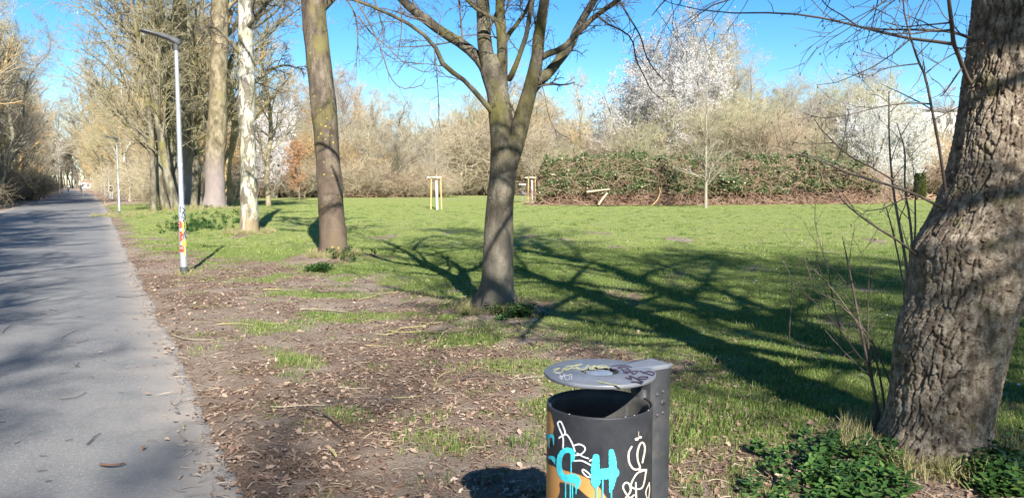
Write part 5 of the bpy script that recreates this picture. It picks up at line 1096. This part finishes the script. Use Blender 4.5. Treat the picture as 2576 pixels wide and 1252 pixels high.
# ------------------------------------------------------------------ litter bin
def litter_bin():
    cx_, cy_ = .302, 2.62; Rb = .182; Rl = .191; zl = .962; zr = .852; z0 = .20
    b = np.array([cx_, cy_, float(gz(cx_, cy_))]); tg = thing('litter_bin', b, 'dark grey round litter bin with disc lid, covered in turquoise, white and orange graffiti', 'litter bin')
    def metal(name, col, rough, scr):
        m, t, bb = M_(name); bb.inputs['Metallic'].default_value = .25; tc = N_(t, 'ShaderNodeTexCoord'); o = tc.outputs['Object']
        n1 = noise(t, o, 7, 6, .7); n2 = noise(t, o, 90, 3, .6); n3 = noise(t, o, 16, 8, .75, (1, 1, .5))
        c = ramp(t, n1.outputs[0], [(.35, tuple(v * .78 for v in col)), (.65, tuple(v * 1.25 for v in col))]).outputs[0]
        c = mix(t, c, scr, ramp(t, n3.outputs[0], [(.63, (0, 0, 0)), (.74, (.5, .5, .5))]).outputs[0])
        n5 = noise(t, o, 30, 4, .7, (1, 1, .06), .3); c = mix(t, c, tuple(min(1, v * 2.2) for v in col), ramp(t, n5.outputs[0], [(.66, (0, 0, 0)), (.72, (.5, .5, .5))]).outputs[0])
        n6 = noise(t, o, 3.2, 7, .75); c = mix(t, c, (.20, .175, .14), ramp(t, n6.outputs[0], [(.52, (0, 0, 0)), (.75, (.42, .42, .42))]).outputs[0])
        t.links.new(c, bb.inputs['Base Color']); t.links.new(ramp(t, n3.outputs[0], [(.3, (rough - .12,) * 3), (.7, (rough + .25,) * 3)]).outputs[0], bb.inputs['Roughness']); bump(t, bb, n2.outputs[0], .12, .002); return m, t, bb, c
    m_lid = metal('lid_paint', (.19, .20, .225), .40, (.26, .25, .24))[0]; m_in = metal('bin_liner', (.085, .083, .08), .55, (.22, .20, .18))[0]; m_post = metal('post_paint', (.05, .052, .057), .5, (.17, .16, .15))[0]
    mb, t, bb, c = metal('body_paint', (.032, .033, .039), .45, (.075, .072, .07))
    a_ = N_(t, 'ShaderNodeAttribute'); a_.attribute_name = 'orange'; tc = N_(t, 'ShaderNodeTexCoord'); nz = noise(t, tc.outputs['Object'], 60, 5, .8)
    mm = N_(t, 'ShaderNodeMath', operation='MULTIPLY_ADD'); t.links.new(nz.outputs[0], mm.inputs[0]); mm.inputs[1].default_value = .3; mm.inputs[2].default_value = -.15
    aa = N_(t, 'ShaderNodeMath', operation='ADD'); t.links.new(mm.outputs[0], aa.inputs[0]); t.links.new(a_.outputs['Fac'], aa.inputs[1])
    t.links.new(mix(t, c, (.66, .33, .10), ramp(t, aa.outputs[0], [(.35, (0, 0, 0)), (.65, (1, 1, 1))]).outputs[0]), bb.inputs['Base Color'])
    # body
    nth, nz_ = 200, 130; th = np.linspace(0, 2 * PI, nth, endpoint=False); zz = np.linspace(z0, zr - .004, nz_)
    prof = [(Rb - .09, z0 - .01), (Rb - .006, z0 - .01)] + [(Rb, z) for z in zz] + [(Rb - .001, zr), (Rb - .006, zr), (Rb - .008, zr - .004), (Rb - .008, zr - .06)]
    V = np.array([(cx_ + p[0] * math.cos(a), cy_ + p[0] * math.sin(a), p[1]) for p in prof for a in th]); k_ = len(prof)
    i = np.arange(k_ - 1)[:, None] * nth; j = np.arange(nth)[None]; j2 = (j + 1) % nth; q = np.stack([i + j, i + j2, i + nth + j2, i + nth + j], -1).reshape(-1, 4)
    # orange spray, given where it sits in the photograph crop
    dd = V[:, 1] * cp - (V[:, 2] - H) * sp; X_ = ((CX + F * V[:, 0] / dd) * 1.59 - 2050) * 2.119; Yy = ((CY - F * (V[:, 1] * sp + (V[:, 2] - H) * cp) / dd) * 1.59 - 1400) * 2.119
    e1 = sstep(40, -12, X_ - np.interp(Yy, [480, 560, 640, 720, 830], [300, 318, 338, 325, 290])) * sstep(880, 760, Yy) * sstep(490, 540, Yy)
    up_ = np.interp(X_, [290, 330, 420, 560, 640, 720, 800], [950, 985, 1010, 1050, 1085, 1140, 1252]); lo = np.interp(X_, [290, 340, 400, 470, 560, 640, 720, 800], [1400, 1340, 1110, 1130, 1170, 1240, 1290, 1330])
    e2 = sstep(-25, 25, Yy - up_) * sstep(25, -25, Yy - lo) * sstep(860, 780, X_); e3 = sstep(20, -20, X_ - 375 + 25 * np.sin(Yy * .02)) * sstep(960, 1010, Yy)
    orange = np.clip(e1 + e2 + e3, 0, 1) * (V[:, 1] < cy_ + .02) * (V[:, 2] > z0)
    body = obj('body', mesh_np('body', V - b, [q], [mb], True, None, {'orange': orange}), tg)
    g = Geo(); g.lathe([(.172, zr - .012), (.174, zr - .006), (.168, zr - .008), (.166, zr - .03), (.163, z0 + .05), (.002, z0 + .05)], 96); obj('liner', g.shift((cx_ - b[0], cy_ - b[1], -b[2])).mesh('liner', [m_in]), tg)
    # rim wire
    a = np.linspace(0, 2 * PI, 97); g = Geo(); g.tube(np.stack([.1715 * np.cos(a), .1715 * np.sin(a), 0 * a + zr - .010], -1), np.full(97, .0022), 6); obj('rim_wire', g.shift((0, 0, -b[2])).mesh('rim_wire', [plain('bright_wire', (.45, .42, .36), .4, .6)]), tg)
    # lid with its arm, one plate with a hole
    pa = math.atan2(.53, .85); hw, far = .055, .288; ph = list(np.linspace(0, 2 * PI, 144, endpoint=False)); ca = math.atan2(hw, far); cb = math.asin(hw / Rl)
    ph = sorted(set([round(p, 5) for p in ph] + [round((pa + s_) % (2 * PI), 5) for s_ in (ca, -ca, cb, -cb, ca * .5, -ca * .5, 0)]))
    def rho(p):
        d_ = (p - pa + PI) % (2 * PI) - PI
        if abs(d_) < cb: return max(Rl, min(far / math.cos(d_), hw / max(abs(math.sin(d_)), 1e-5)))
        return Rl
    rings = [(.064, .004, -.003), (.064, .004, .0), (.066, .004, .006)]; V = []; n = len(ph); R0 = np.array([rho(p) for p in ph]); P2 = np.array(ph); e = np.array([np.cos(P2), np.sin(P2)])
    for rr, z in ((np.full(n, .064), -.012), (np.full(n, .064), -.001), (np.full(n, .067), .0015), (np.full(n, .080), .0005), (R0 - .004, 0), (R0 - .001, -.0015), (R0, -.004), (R0, -.012), (R0 - .003, -.0145), (np.full(n, .064), -.012)):
        V.append(np.stack([cx_ + e[0] * rr, cy_ + e[1] * rr, np.full(n, zl + z)], -1))
    V = np.concatenate(V); k_ = 10; i = np.arange(k_ - 1)[:, None] * n; j = np.arange(n)[None]; j2 = (j + 1) % n; q = np.stack([i + j, i + j2, i + n + j2, i + n + j], -1).reshape(-1, 4)
    lid = obj('lid', mesh_np('lid', V - b, [q], [m_lid], False), tg); 
    g = Geo(); g.lathe([(.063, -.004), (.058, -.010), (.060, -.020), (.012, -.044), (.012, -.066), (.001, -.067)], 48); g.shift((cx_ - b[0], cy_ - b[1], zl - b[2])); obj('ash_bowl', g.mesh('ash_bowl', [m_in]), tg)
    g = Geo(); g.lathe([(.046, -.014), (.046, -.006), (.043, -.004), (.001, -.004)], 48); g.shift((cx_ - b[0] - .002, cy_ - b[1], zl - b[2])); obj('ash_plate', g.mesh('ash_plate', [plain('scuffed_steel', (.55, .58, .62), .35, .7, .2, 40)]), tg)
    # post
    e1_ = np.array([.8486, .529, 0]); e2_ = np.array([-.529, .8486, 0]); r0, r1 = .186, .284; g = Geo(); ring = []; bev = .006
    for (u, v_) in ((r0 + bev, -hw + .001), (r1 - bev, -hw + .001), (r1 - .002, -hw + bev), (r1 - .002, hw - bev), (r1 - bev, hw - .001), (r0 + bev, hw - .001), (r0, hw - bev), (r0, -hw + bev)): ring.append(e1_ * u + e2_ * v_)
    ring = np.array(ring); zs = [-.1, zl - .0155]; V = np.concatenate([ring + np.array([cx_ - b[0], cy_ - b[1], z - b[2]]) for z in zs]); g.add(V, [[k, (k + 1) % 8, 8 + (k + 1) % 8, 8 + k] for k in range(8)]); g.add(V[8:], [[0, 1, 2, 3], [0, 3, 4, 7], [4, 5, 6, 7]])
    obj('post', g.mesh('post', [m_post], False), tg)
    g = Geo(); o3 = np.array([cx_ - b[0], cy_ - b[1], 0]); R3 = np.stack([e1_, e2_, [0, 0, 1]], 1)
    g.box(o3 + e1_ * .181 + np.array([0, 0, zr - .02]), (.02, .07, .10), R3); obj('bracket', g.mesh('bracket', [m_post], False), tg)
    g = Geo()
    for (du, dz) in ((.215, -.045), (.243, -.038), (.243, -.115), (.217, -.12)):
        c3 = o3 + e1_ * du - e2_ * (hw - .0005) + np.array([0, 0, zr + .06 + dz]); g.tube(np.stack([c3, c3 - e2_ * .004, c3 - e2_ * .0045]), np.array([.006, .0055, .0005]), 10)
    c3 = o3 + e1_ * .243 - e2_ * (hw - .0005) + np.array([0, 0, zr - .018]); g.tube(np.stack([c3, c3 - e2_ * .003, c3 - e2_ * .003, c3 - e2_ * .0005]), np.array([.010, .010, .007, .0065]), 14)
    obj('screws', g.mesh('screws', [m_in]), tg)
    g = Geo(); rr_ = np.random.RandomState(4)
    for k in range(6):
        a_ = -PI / 2 + rr_.uniform(-1.3, 1.1); g.box((cx_ - b[0] + (Rb - .003) * math.cos(a_), cy_ - b[1] + (Rb - .003) * math.sin(a_), zr - b[2] + .0003), (.004, .006 * rr_.uniform(.4, 1.6), .0016), [[math.cos(a_), -math.sin(a_), 0], [math.sin(a_), math.cos(a_), 0], [0, 0, 1]])
    obj('chipped_edge', g.mesh('chipped_edge', [plain('bare_metal', (.5, .49, .47), .5, .4)], False), tg)
    # painted writing
    def gc(X_, Y_): return (2050 + X_ / 2.119) / 1.59, (1400 + Y_ / 2.119) / 1.59
    k_ = 1 / (2.119 * 1.59)
    def on_body(px, py, off): return ray_cyl(px, py, cx_, cy_, Rb + .0004 + off) - b
    def on_lid(px, py, off): w = G(px, py, zl + .0006 + off); return w - b
    def layer(name, mat, strokes, mapf, off, parent=None):
        g = Geo()
        for n_, (s, w_) in enumerate(strokes): stroke(g, [gc(*p) for p in s], (np.array(w_) * k_ if not np.isscalar(w_) else w_ * k_), mapf, 0, off + .00035 * n_)
        return obj(name, g.mesh(name, [mat]), tg)
    layer('graffiti', paint('white_marker', (.78, .78, .78)), [([(428, 825), (428, 740), (395, 655), (384, 615), (408, 603), (432, 650), (445, 705), (400, 735)], 13), ([(395, 742), (455, 712), (500, 775), (530, 855)], 13), ([(520, 805), (570, 795), (612, 820), (610, 852), (575, 880), (532, 888)], 12),
        ([(548, 870), (600, 900), (645, 915)], 10), ([(525, 935), (590, 935), (665, 972)], 13), ([(668, 1075), (632, 1068), (595, 1030), (600, 1008), (640, 1035), (662, 1060)], 11), ([(655, 935), (675, 925)], 14)], on_body, 0)
    layer('graffiti', paint('turquoise_paint', (.06, .60, .70)), [([(512, 930), (505, 860), (455, 845), (412, 880), (395, 950), (408, 1040), (450, 1080), (520, 1085), (550, 1110), (545, 1160)], [30, 44, 44, 44, 46, 48, 60, 80, 60, 30]), ([(497, 900), (497, 1040)], 10),
        ([(450, 1120), (450, 1290)], 10), ([(490, 1120), (490, 1290)], 11), ([(508, 1120), (509, 1290)], 9), ([(540, 1170), (538, 1212)], 10), ([(300, 1060 - 330), (330, 722), (345, 740), (348, 798)], [40, 30, 18, 7]), ([(308, 740), (310, 820)], 8), ([(312, 905), (342, 912), (352, 935)], [26, 34, 26]), ([(356, 930), (358, 958)], 7),
        ([(708, 905), (702, 1000), (705, 1120), (708, 1160)], [58, 74, 80, 30]), ([(720, 1050), (790, 1045), (860, 1035)], 92), ([(838, 858), (848, 940), (850, 1060), (838, 1160)], [46, 66, 70, 40]), ([(710, 1170), (712, 1300)], 11), ([(765, 1080), (762, 1290)], 12), ([(822, 1170), (824, 1200)], 10), ([(838, 1160), (838, 1290)], 12)], on_body, .0008)
    layer('graffiti', paint('cream_marker', (.60, .52, .43)), [([(1010, 815), (985, 870), (990, 950), (1030, 1005), (1080, 995), (1062, 930), (1060, 860), (1082, 792), (1110, 785), (1122, 840), (1102, 948)], 15), ([(1075, 1012), (1135, 1012), (1055, 1042), (1005, 1150), (1098, 1162), (1135, 1010)], 13),
        ([(958, 1250), (1000, 1190), (988, 1130), (955, 1122), (938, 1165), (990, 1245), (1030, 1225)], 14), ([(1160, 1120), (1130, 1200), (1150, 1260), (1162, 1180), (1158, 1120)], 9), ([(1045, 1120), (1050, 1280)], 14), ([(1048, 752), (1058, 750)], 24), ([(1078, 736), (1086, 735)], 22), ([(1070, 688), (1068, 722)], 4)], on_body, 0)
    layer('graffiti', paint('pale_yellow_marker', (.42, .40, .20)), [([(345, 160), (400, 150), (372, 165), (350, 182), (400, 190), (430, 172)], 8), ([(420, 165), (470, 135), (540, 130), (590, 118), (520, 130), (470, 165), (440, 158), (520, 150), (580, 160)], 8), ([(540, 140), (600, 165), (640, 125), (660, 160), (700, 128), (650, 150), (700, 160)], 8), ([(700, 140), (760, 128), (800, 140), (740, 150), (720, 140), (820, 148)], 7), ([(720, 262), (830, 285), (935, 305)], 7)], on_lid, 0)
    layer('graffiti', paint('purple_marker', (.045, .02, .04)), [([(1010, 145), (960, 130), (870, 130), (830, 145), (860, 160), (940, 165), (985, 152), (930, 140), (890, 148), (930, 155)], 8), ([(935, 170), (970, 195), (1000, 165), (940, 190), (1060, 175), (1030, 200), (1000, 180)], 9), ([(1080, 175), (1150, 200), (1190, 210), (1200, 190), (1150, 178), (1110, 195)], 9), ([(960, 230), (1010, 245), (990, 215), (1060, 240), (1130, 240), (1145, 225), (1080, 225), (1060, 245), (1110, 270), (1010, 265)], 9)], on_lid, 0)
    layer('graffiti', paint('white_marker_thin', (.5, .5, .52)), [([(370, 192), (395, 190)], 9), ([(400, 205), (420, 240), (400, 225), (470, 210), (500, 205), (500, 245)], 5), ([(410, 250), (440, 200), (445, 245), (480, 245), (480, 205)], 4)], on_lid, 0)
litter_bin()

# ------------------------------------------------------------------ people
def body_mesh(name, pose, h, mats, zs):
    """pose: joint dict name->(x,y,z) for a 1.75 m figure; one skin grown over the joints."""
    J = pose; s = h / 1.75
    rad = dict(pelvis=(.14, .12), waist=(.125, .10), chest=(.165, .12), neck0=(.075, .07), neck=(.055, .055), head0=(.075, .085), head=(.085, .10), head1=(.055, .07), sl=(.07, .07), el=(.047, .047), wl=(.035, .035), hl=(.032, .045), hipl=(.10, .10), kl=(.065, .065), al=(.045, .045), fl=(.04, .035), tl=(.03, .025))
    ed = [('pelvis', 'waist'), ('waist', 'chest'), ('chest', 'neck0'), ('neck0', 'neck'), ('neck', 'head0'), ('head0', 'head'), ('head', 'head1')]
    for q_ in 'lr': ed += [('chest', 's' + q_), ('s' + q_, 'e' + q_), ('e' + q_, 'w' + q_), ('w' + q_, 'h' + q_), ('pelvis', 'hip' + q_), ('hip' + q_, 'k' + q_), ('k' + q_, 'a' + q_), ('a' + q_, 'f' + q_), ('f' + q_, 't' + q_)]
    nm = list(J); me = bpy.data.meshes.new(name); me.from_pydata([tuple(c * s for c in J[k]) for k in nm], [(nm.index(a), nm.index(b)) for a, b in ed], []); o = bpy.data.objects.new('tmp_figure', me); C.objects.link(o)
    sk = o.modifiers.new('s', 'SKIN'); sv = me.skin_vertices[0].data
    for k, n_ in enumerate(nm):
        key = n_ if n_ in rad else n_[:-1] + 'l'; sv[k].radius = tuple(v * s for v in rad[key]); sv[k].use_root = n_ == 'pelvis'
    ss = o.modifiers.new('u', 'SUBSURF'); ss.levels = 2; dg = bpy.context.evaluated_depsgraph_get(); m2 = bpy.data.meshes.new_from_object(o.evaluated_get(dg)); bpy.data.objects.remove(o)
    m2.name = name
    m2.materials.clear()
    for m_ in mats: m2.materials.append(m_)
    hands = [Vector(J['h' + q_]) * s for q_ in 'lr']
    for p in m2.polygons:
        c = p.center; z = c.z / s; mi = 1 if z < zs[0] else 0
        if z < .09: mi = 3
        if z > zs[1]: mi = 2
        if min((c - hh).length for hh in hands) < .08 * s: mi = 2
        p.material_index = mi; p.use_smooth = True
    return m2
def walk_pose(st=.22, lean=.04, arm=.18):
    return dict(pelvis=(0, 0, .93), waist=(0, .01, 1.08), chest=(0, lean, 1.32), neck0=(0, lean, 1.45), neck=(0, lean + .01, 1.51), head0=(0, lean + .03, 1.58), head=(0, lean + .035, 1.65), head1=(0, lean + .02, 1.73),
                sl=(-.19, lean, 1.40), el=(-.24, lean - arm * .5, 1.13), wl=(-.24, lean - arm * .2, .90), hl=(-.24, lean - arm * .05, .82), sr=(.19, lean, 1.40), er=(.24, lean + arm * .3, 1.13), wr=(.23, lean + arm * 1.1, .93), hr=(.22, lean + arm * 1.4, .87),
                hipl=(-.09, 0, .86), kl=(-.10, st * .75, .49), al=(-.10, st * .9, .09), fl=(-.10, st * .9 + .06, .05), tl=(-.10, st * .9 + .17, .035), hipr=(.09, 0, .86), kr=(.10, -.02, .47), ar=(.10, -st * 1.1, .12), fr=(.10, -st * 1.1 + .07, .055), tr=(.10, -st * 1.1 + .17, .035))
def ride_pose():
    return dict(pelvis=(0, -.18, .98), waist=(0, -.12, 1.12), chest=(0, .02, 1.33), neck0=(0, .07, 1.45), neck=(0, .09, 1.50), head0=(0, .12, 1.57), head=(0, .13, 1.64), head1=(0, .12, 1.72),
                sl=(-.19, .03, 1.39), el=(-.26, .20, 1.18), wl=(-.25, .42, 1.10), hl=(-.24, .50, 1.08), sr=(.19, .03, 1.39), er=(.26, .20, 1.18), wr=(.25, .42, 1.10), hr=(.24, .50, 1.08),
                hipl=(-.09, -.14, .93), kl=(-.11, .22, .82), al=(-.11, .08, .45), fl=(-.11, .13, .40), tl=(-.11, .23, .39), hipr=(.09, -.14, .93), kr=(.11, .20, .60), ar=(.11, .02, .20), fr=(.11, .07, .15), tr=(.11, .17, .14))
skin = plain('skin', (.45, .27, .2), .6)
def cloth(nm, c): return plain(nm, c, .85, 0, .12, 12)
def face(tg, J, s, hair):
    hx, hy, hz = [v * s for v in J['head']]; g = Geo(); pr = [(.001, .105), (.05, .095), (.085, .055), (.098, 0), (.09, -.05), (.07, -.085)]; g.lathe(pr, 16, (0, -.02, 0)); g.shift((hx, hy - .01, hz + .012)); obj('hair', g.mesh('hair', [hair]), tg)
    g = Geo(); g.box((hx, hy + .112, hz - .02), (.022, .03, .035)); obj('nose', g.mesh('nose', [skin]), tg)
def person(px, py, d, h, yaw, top_, bottom, label, pose=None, group=None, pack=None):
    J = pose or walk_pose(); x = at(px, d); z = max(float(gz(x, d)), .0) + .01; tg = thing('person', (x, d, z), label, 'person', group, yaw)
    obj('body', body_mesh('body', J, h, [top_, bottom, skin, cloth('shoe', (.08, .08, .08))], (.93, 1.47) if pose is None else (1.0, 1.46)), tg); face(tg, J, h / 1.75, cloth('hair_brown', (.05, .03, .02)))
    if pack:
        g = Geo(); g.tube(np.array([(0, -.16, .98), (0, -.19, 1.05), (0, -.20, 1.25), (0, -.18, 1.40), (0, -.15, 1.46)]), np.array([.08, .15, .16, .13, .05]), 12); obj('backpack', g.mesh('backpack', [pack]), tg)
    return tg
def bicycle(px, d, yaw, label):
    x = at(px, d); tg = thing('bicycle', (x, d, .02), label, 'bicycle', None, yaw); rub = plain('tyre_rubber', (.03, .03, .03), .8); fr = plain('bicycle_frame', (.08, .09, .12), .4, .4); st = plain('spoke_steel', (.5, .5, .5), .3, .8)
    a = np.linspace(0, 2 * PI, 33)
    for cy_ in (-.52, .53):
        g = Geo(); g.tube(np.stack([0 * a, cy_ + .335 * np.cos(a), .34 + .335 * np.sin(a)], -1), np.full(33, .018), 6); w_ = obj('wheel', g.mesh('tyre', [rub]), tg); g = Geo()
        for k in range(10): an = k * PI / 5; g.tube(np.array([(0, cy_, .34), (0, cy_ + .32 * math.cos(an), .34 + .32 * math.sin(an))]), np.array([.003, .003]), 3)
        obj('spokes', g.mesh('spokes', [st]), w_)
    g = Geo()
    for p, q_ in (((0, -.06, .30), (0, -.20, .80)), ((0, -.06, .30), (0, .38, .82)), ((0, -.18, .74), (0, .36, .84)), ((0, -.52, .34), (0, -.06, .30)), ((0, -.52, .34), (0, -.18, .74)), ((0, .38, .88), (0, .53, .34))): bar(g, p, q_, .018, .018, 8)
    obj('frame', g.mesh('frame', [fr]), tg)
    g = Geo(); P_, R2 = smooth_line([(-.27, .47, 1.05), (-.12, .42, 1.04), (0, .37, 1.0), (.12, .42, 1.04), (.27, .47, 1.05)], [.014] * 5, 14); g.tube(P_, R2, 8); bar(g, (0, .37, .84), (0, .37, 1.0), .016, .016, 8); obj('handlebar', g.mesh('handlebar', [fr]), tg)
    g = Geo(); g.tube(np.array([(0, -.34, .90), (0, -.28, .91), (0, -.16, .91), (0, -.04, .90)]), np.array([.03, .075, .05, .02]), 10); obj('saddle', g.mesh('saddle', [rub]), tg)
    g = Geo(); bar(g, (-.11, .0, .14), (-.02, .02, .14), .012, .012, 6); bar(g, (.11, 0, .14), (.02, 0, .14), .012, .012, 6); bar(g, (-.04, -.06, .30), (-.05, .10, .42), .01, .01, 6); bar(g, (.04, -.06, .30), (.05, -.02, .15), .01, .01, 6); obj('crank', g.mesh('crank', [st]), tg)
navy, white_, pale, blue_, black_ = cloth('navy_cloth', (.02, .025, .06)), cloth('white_cloth', (.75, .75, .76)), cloth('pale_trousers', (.6, .58, .55)), cloth('light_blue_cloth', (.40, .52, .68)), cloth('black_cloth', (.02, .02, .02))
person(279.5, 502, 80, 1.78, .3, white_, pale, 'walker in white clothes with a dark backpack beside the third street lamp', None, None, black_)
pd = math.atan2(.473, .881)
person(171.5, 482, 158, 1.75, PI + pd, white_, black_, 'cyclist in a white top riding on the left side of the path', ride_pose()); bicycle(171.5, 158, PI + pd, 'bicycle ridden by the white-topped cyclist on the left of the path')
person(203, 483, 160, 1.78, pd, navy, navy, 'dark-clothed cyclist in the middle of the path', ride_pose()); bicycle(203, 160, pd, 'bicycle ridden by the dark-clothed cyclist in mid-path')
person(213, 482.5, 163, 1.72, pd, blue_, white_, 'cyclist in pale blue riding beside the dark-clothed one', ride_pose()); bicycle(213, 163, pd, 'bicycle ridden by the pale blue cyclist')

# ------------------------------------------------------------------ twigs dropped on the path and the leaf litter
m_dk = plain('fallen_twig_dark', (.07, .055, .045), .8, 0, .4, 30); m_yl = plain('fallen_twig_lichened', (.36, .31, .13), .8, 0, .35, 25); m_pale = plain('fallen_twig_pale', (.34, .28, .20), .8, 0, .25, 25); m_bark = plain('bark_scrap', (.13, .07, .045), .9, 0, .4, 40)
def tw(conv, pts, w, mat, label, group=None, name='fallen_twig', lift=0.0, cat='twig'):
    P_ = []
    for k, p in enumerate(pts):
        q_ = G(*conv(*p)); on = off_right(q_[0], q_[1]) < 0; q_[2] = (.026 if on else float(gz(q_[0], q_[1])) + .018) + lift * math.sin(PI * k / (len(pts) - 1)); P_.append(q_)
    d = P_[0][1]; R2 = [max(.0022, w * d / F * .5 * f) for f in np.linspace(1, .6, len(pts))]
    for k in range(len(P_)): P_[k][2] += R2[0] * .8
    pol(name, P_, R2, mat, label, cat, group, 6, max(8, len(pts) * 4))
def c7(X_, Y_): return (X_ / 1.2636) / 1.59, (1000 + Y_ / 1.2636) / 1.59
def c8(X_, Y_): return (1200 + X_ / 1.1477) / 1.59, (900 + Y_ / 1.1477) / 1.59
tw(c7, [(440, 1003), (460, 985), (480, 962), (510, 945)], 3.6, m_dk, 'thick short dark twig with a snapped pale end on the near part of the path')
tw(c7, [(300, 770), (360, 765), (400, 755), (437, 734)], 1.6, m_dk, 'long thin curved dark twig crossing the middle of the path')
tw(c7, [(508, 1108), (540, 1120), (590, 1118), (632, 1103)], 7, m_bark, 'curled brown scrap of bark on the path near the lower edge', None, 'bark_scrap', .01, 'bark')
tw(c7, [(590, 243), (660, 247), (740, 235), (820, 230)], 1.8, m_dk, 'long bare twig reaching from the leaf litter onto the path')
tw(c7, [(930, 922), (925, 912), (935, 900)], 5, m_yl, 'stubby lichened yellow-green twig near the path edge')
for s in ([(15, 430), (30, 410), (60, 388)], [(310, 458), (340, 440), (380, 418)], [(390, 483), (420, 473), (450, 466)], [(373, 585), (388, 600), (405, 605)], [(400, 580), (385, 600), (378, 606)], [(300, 642), (345, 633)], [(330, 983), (370, 973)], [(190, 1140), (240, 1132)], [(200, 1060), (238, 1060)], [(0, 888), (30, 886)],
          [(228, 1192), (262, 1186)], [(250, 310), (290, 317)], [(75, 331), (145, 327)], [(205, 333), (240, 334)], [(340, 500), (385, 497)], [(120, 208), (150, 200), (210, 195)], [(888, 802), (920, 785), (970, 776)], [(75, 998), (105, 985)], [(0, 825), (15, 823)], [(600, 736), (622, 735)], [(392, 345), (420, 347)], [(580, 416), (597, 414)], [(670, 357), (698, 359)], [(520, 570), (533, 570)], [(955, 1160), (972, 1156)]):
    tw(c7, s, 1.3, m_dk, 'short thin dark twig lying on the asphalt path', 'small dark twigs on the path')
tw(c7, [(500, 530), (510, 529), (520, 528)], 3.4, m_pale, 'short pale snapped stick end on the asphalt path')
tw(c7, [(1100, 375), (1180, 374), (1250, 378), (1310, 390)], 2.6, m_yl, 'yellowish stick lying in the litter left of the lichened trunk')
tw(c7, [(1330, 200), (1400, 202), (1440, 204), (1437, 216)], 2.4, m_yl, 'hooked yellowish twig in the litter near the lamp post')
tw(c7, [(1300, 362), (1380, 375), (1450, 362), (1485, 345), (1470, 325)], 2.4, m_yl, 'curling yellow twig in the litter with its end bent back')
tw(c7, [(1520, 305), (1580, 293), (1660, 297), (1760, 303)], 2.4, m_pale, 'long pale twig lying flat across the litter before the lichened trunk')
tw(c7, [(870, 430), (930, 450), (1000, 457), (1080, 455)], 2.6, m_pale, 'pale curved stick on the litter by the path edge')
tw(c7, [(1370, 790), (1430, 790), (1500, 783), (1560, 780), (1640, 780)], 3.4, m_pale, 'knobbly pale lichened stick in the litter')
tw(c7, [(1500, 790), (1590, 815), (1660, 850), (1760, 920)], 3.2, m_dk, 'dark branch running through the litter towards the bin', None, 'fallen_twig', .02)
tw(c7, [(1180, 722), (1240, 705), (1260, 700)], 2.6, m_pale, 'short pale straight stick in the brown litter')
tw(c7, [(1240, 1205), (1270, 1185), (1295, 1168)], 2.8, m_pale, 'pale straight stick in the litter at the lower edge')
tw(c7, [(1672, 1018), (1690, 1040), (1700, 1052)], 7, m_yl, 'stubby yellow-lichened stick in the litter left of the bin')
tw(c8, [(270, 335), (330, 320), (390, 303), (440, 297)], 2.4, m_yl, 'forked yellowish twig below the lichened trunk')
tw(c8, [(0, 388), (60, 382), (130, 384), (200, 388)], 2.4, m_pale, 'long pale twig in the bare soil below the lichened trunk')
tw(c8, [(350, 492), (410, 500), (470, 478), (560, 470), (610, 445), (635, 405)], 2.8, m_yl, 'long yellow-green twig with upturned tip left of the forked tree', None, 'fallen_twig', .05)
tw(c8, [(400, 470), (480, 478), (560, 478), (650, 486), (745, 478)], 2.4, m_yl, 'long thin yellow twig lying level left of the forked tree foot')
tw(c8, [(550, 432), (600, 442), (655, 438)], 2.6, m_yl, 'short golden twig above the two long yellow ones')
tw(c8, [(625, 545), (650, 515), (690, 495), (750, 480)], 2.4, m_yl, 'arched yellow twig rising from the grass before the forked tree', None, 'fallen_twig', .06)
tw(c8, [(680, 352), (710, 335), (760, 325), (815, 320)], 3.2, m_yl, 'thick yellow twig touching the left foot of the forked tree')
tw(c8, [(790, 470), (800, 430), (830, 432), (860, 445)], 2.4, m_yl, 'hooked yellow twig right below the forked tree')
tw(c8, [(300, 540), (350, 545), (400, 552)], 2.4, m_yl, 'small pale yellow twig in the litter left of the long yellow ones')
tw(c8, [(610, 750), (640, 700), (690, 680), (700, 650)], 2.2, m_yl, 'greenish bent twig standing up from the grass patch', None, 'fallen_twig', .04)
tw(c8, [(735, 705), (790, 692), (860, 690), (945, 697)], 3.4, m_dk, 'dark arched branch in the litter left of the bin lid', None, 'fallen_twig', .03)
tw(c8, [(0, 838), (60, 855), (130, 880), (210, 945)], 2.8, m_dk, 'long dark branch trailing down the litter at mid-left')
tw(c8, [(150, 808), (250, 795), (340, 780)], 2.4, m_dk, 'thin dark twig lying level in the litter at mid-left')
tw(c8, [(180, 742), (250, 742), (320, 735)], 2.2, m_pale, 'pale level twig above the thin dark one in the litter')
tw(c8, [(430, 780), (500, 776), (560, 770)], 2.2, m_yl, 'yellowish thin twig in the shade patch at mid-litter')
tw(c8, [(140, 1040), (155, 1060), (165, 1075)], 6, m_yl, 'short stub of yellow lichened wood in the lower litter')
tw(c8, [(250, 622), (320, 620)], 2.4, m_pale, 'short pale twig in the litter beside the green tuft')
tw(c8, [(1000, 700), (1060, 695), (1115, 693)], 2.2, m_pale, 'pale thin twig just left of the bin lid')

tw_ = sorted([o for o in C.objects if o.get('group') == 'small dark twigs on the path'], key=lambda o: o.location.y)
for k, o in enumerate(tw_): o['label'] = 'short thin dark twig on the asphalt, ' + (ORD[k].replace('leftmost', 'nearest').replace('from the left', 'nearest'))
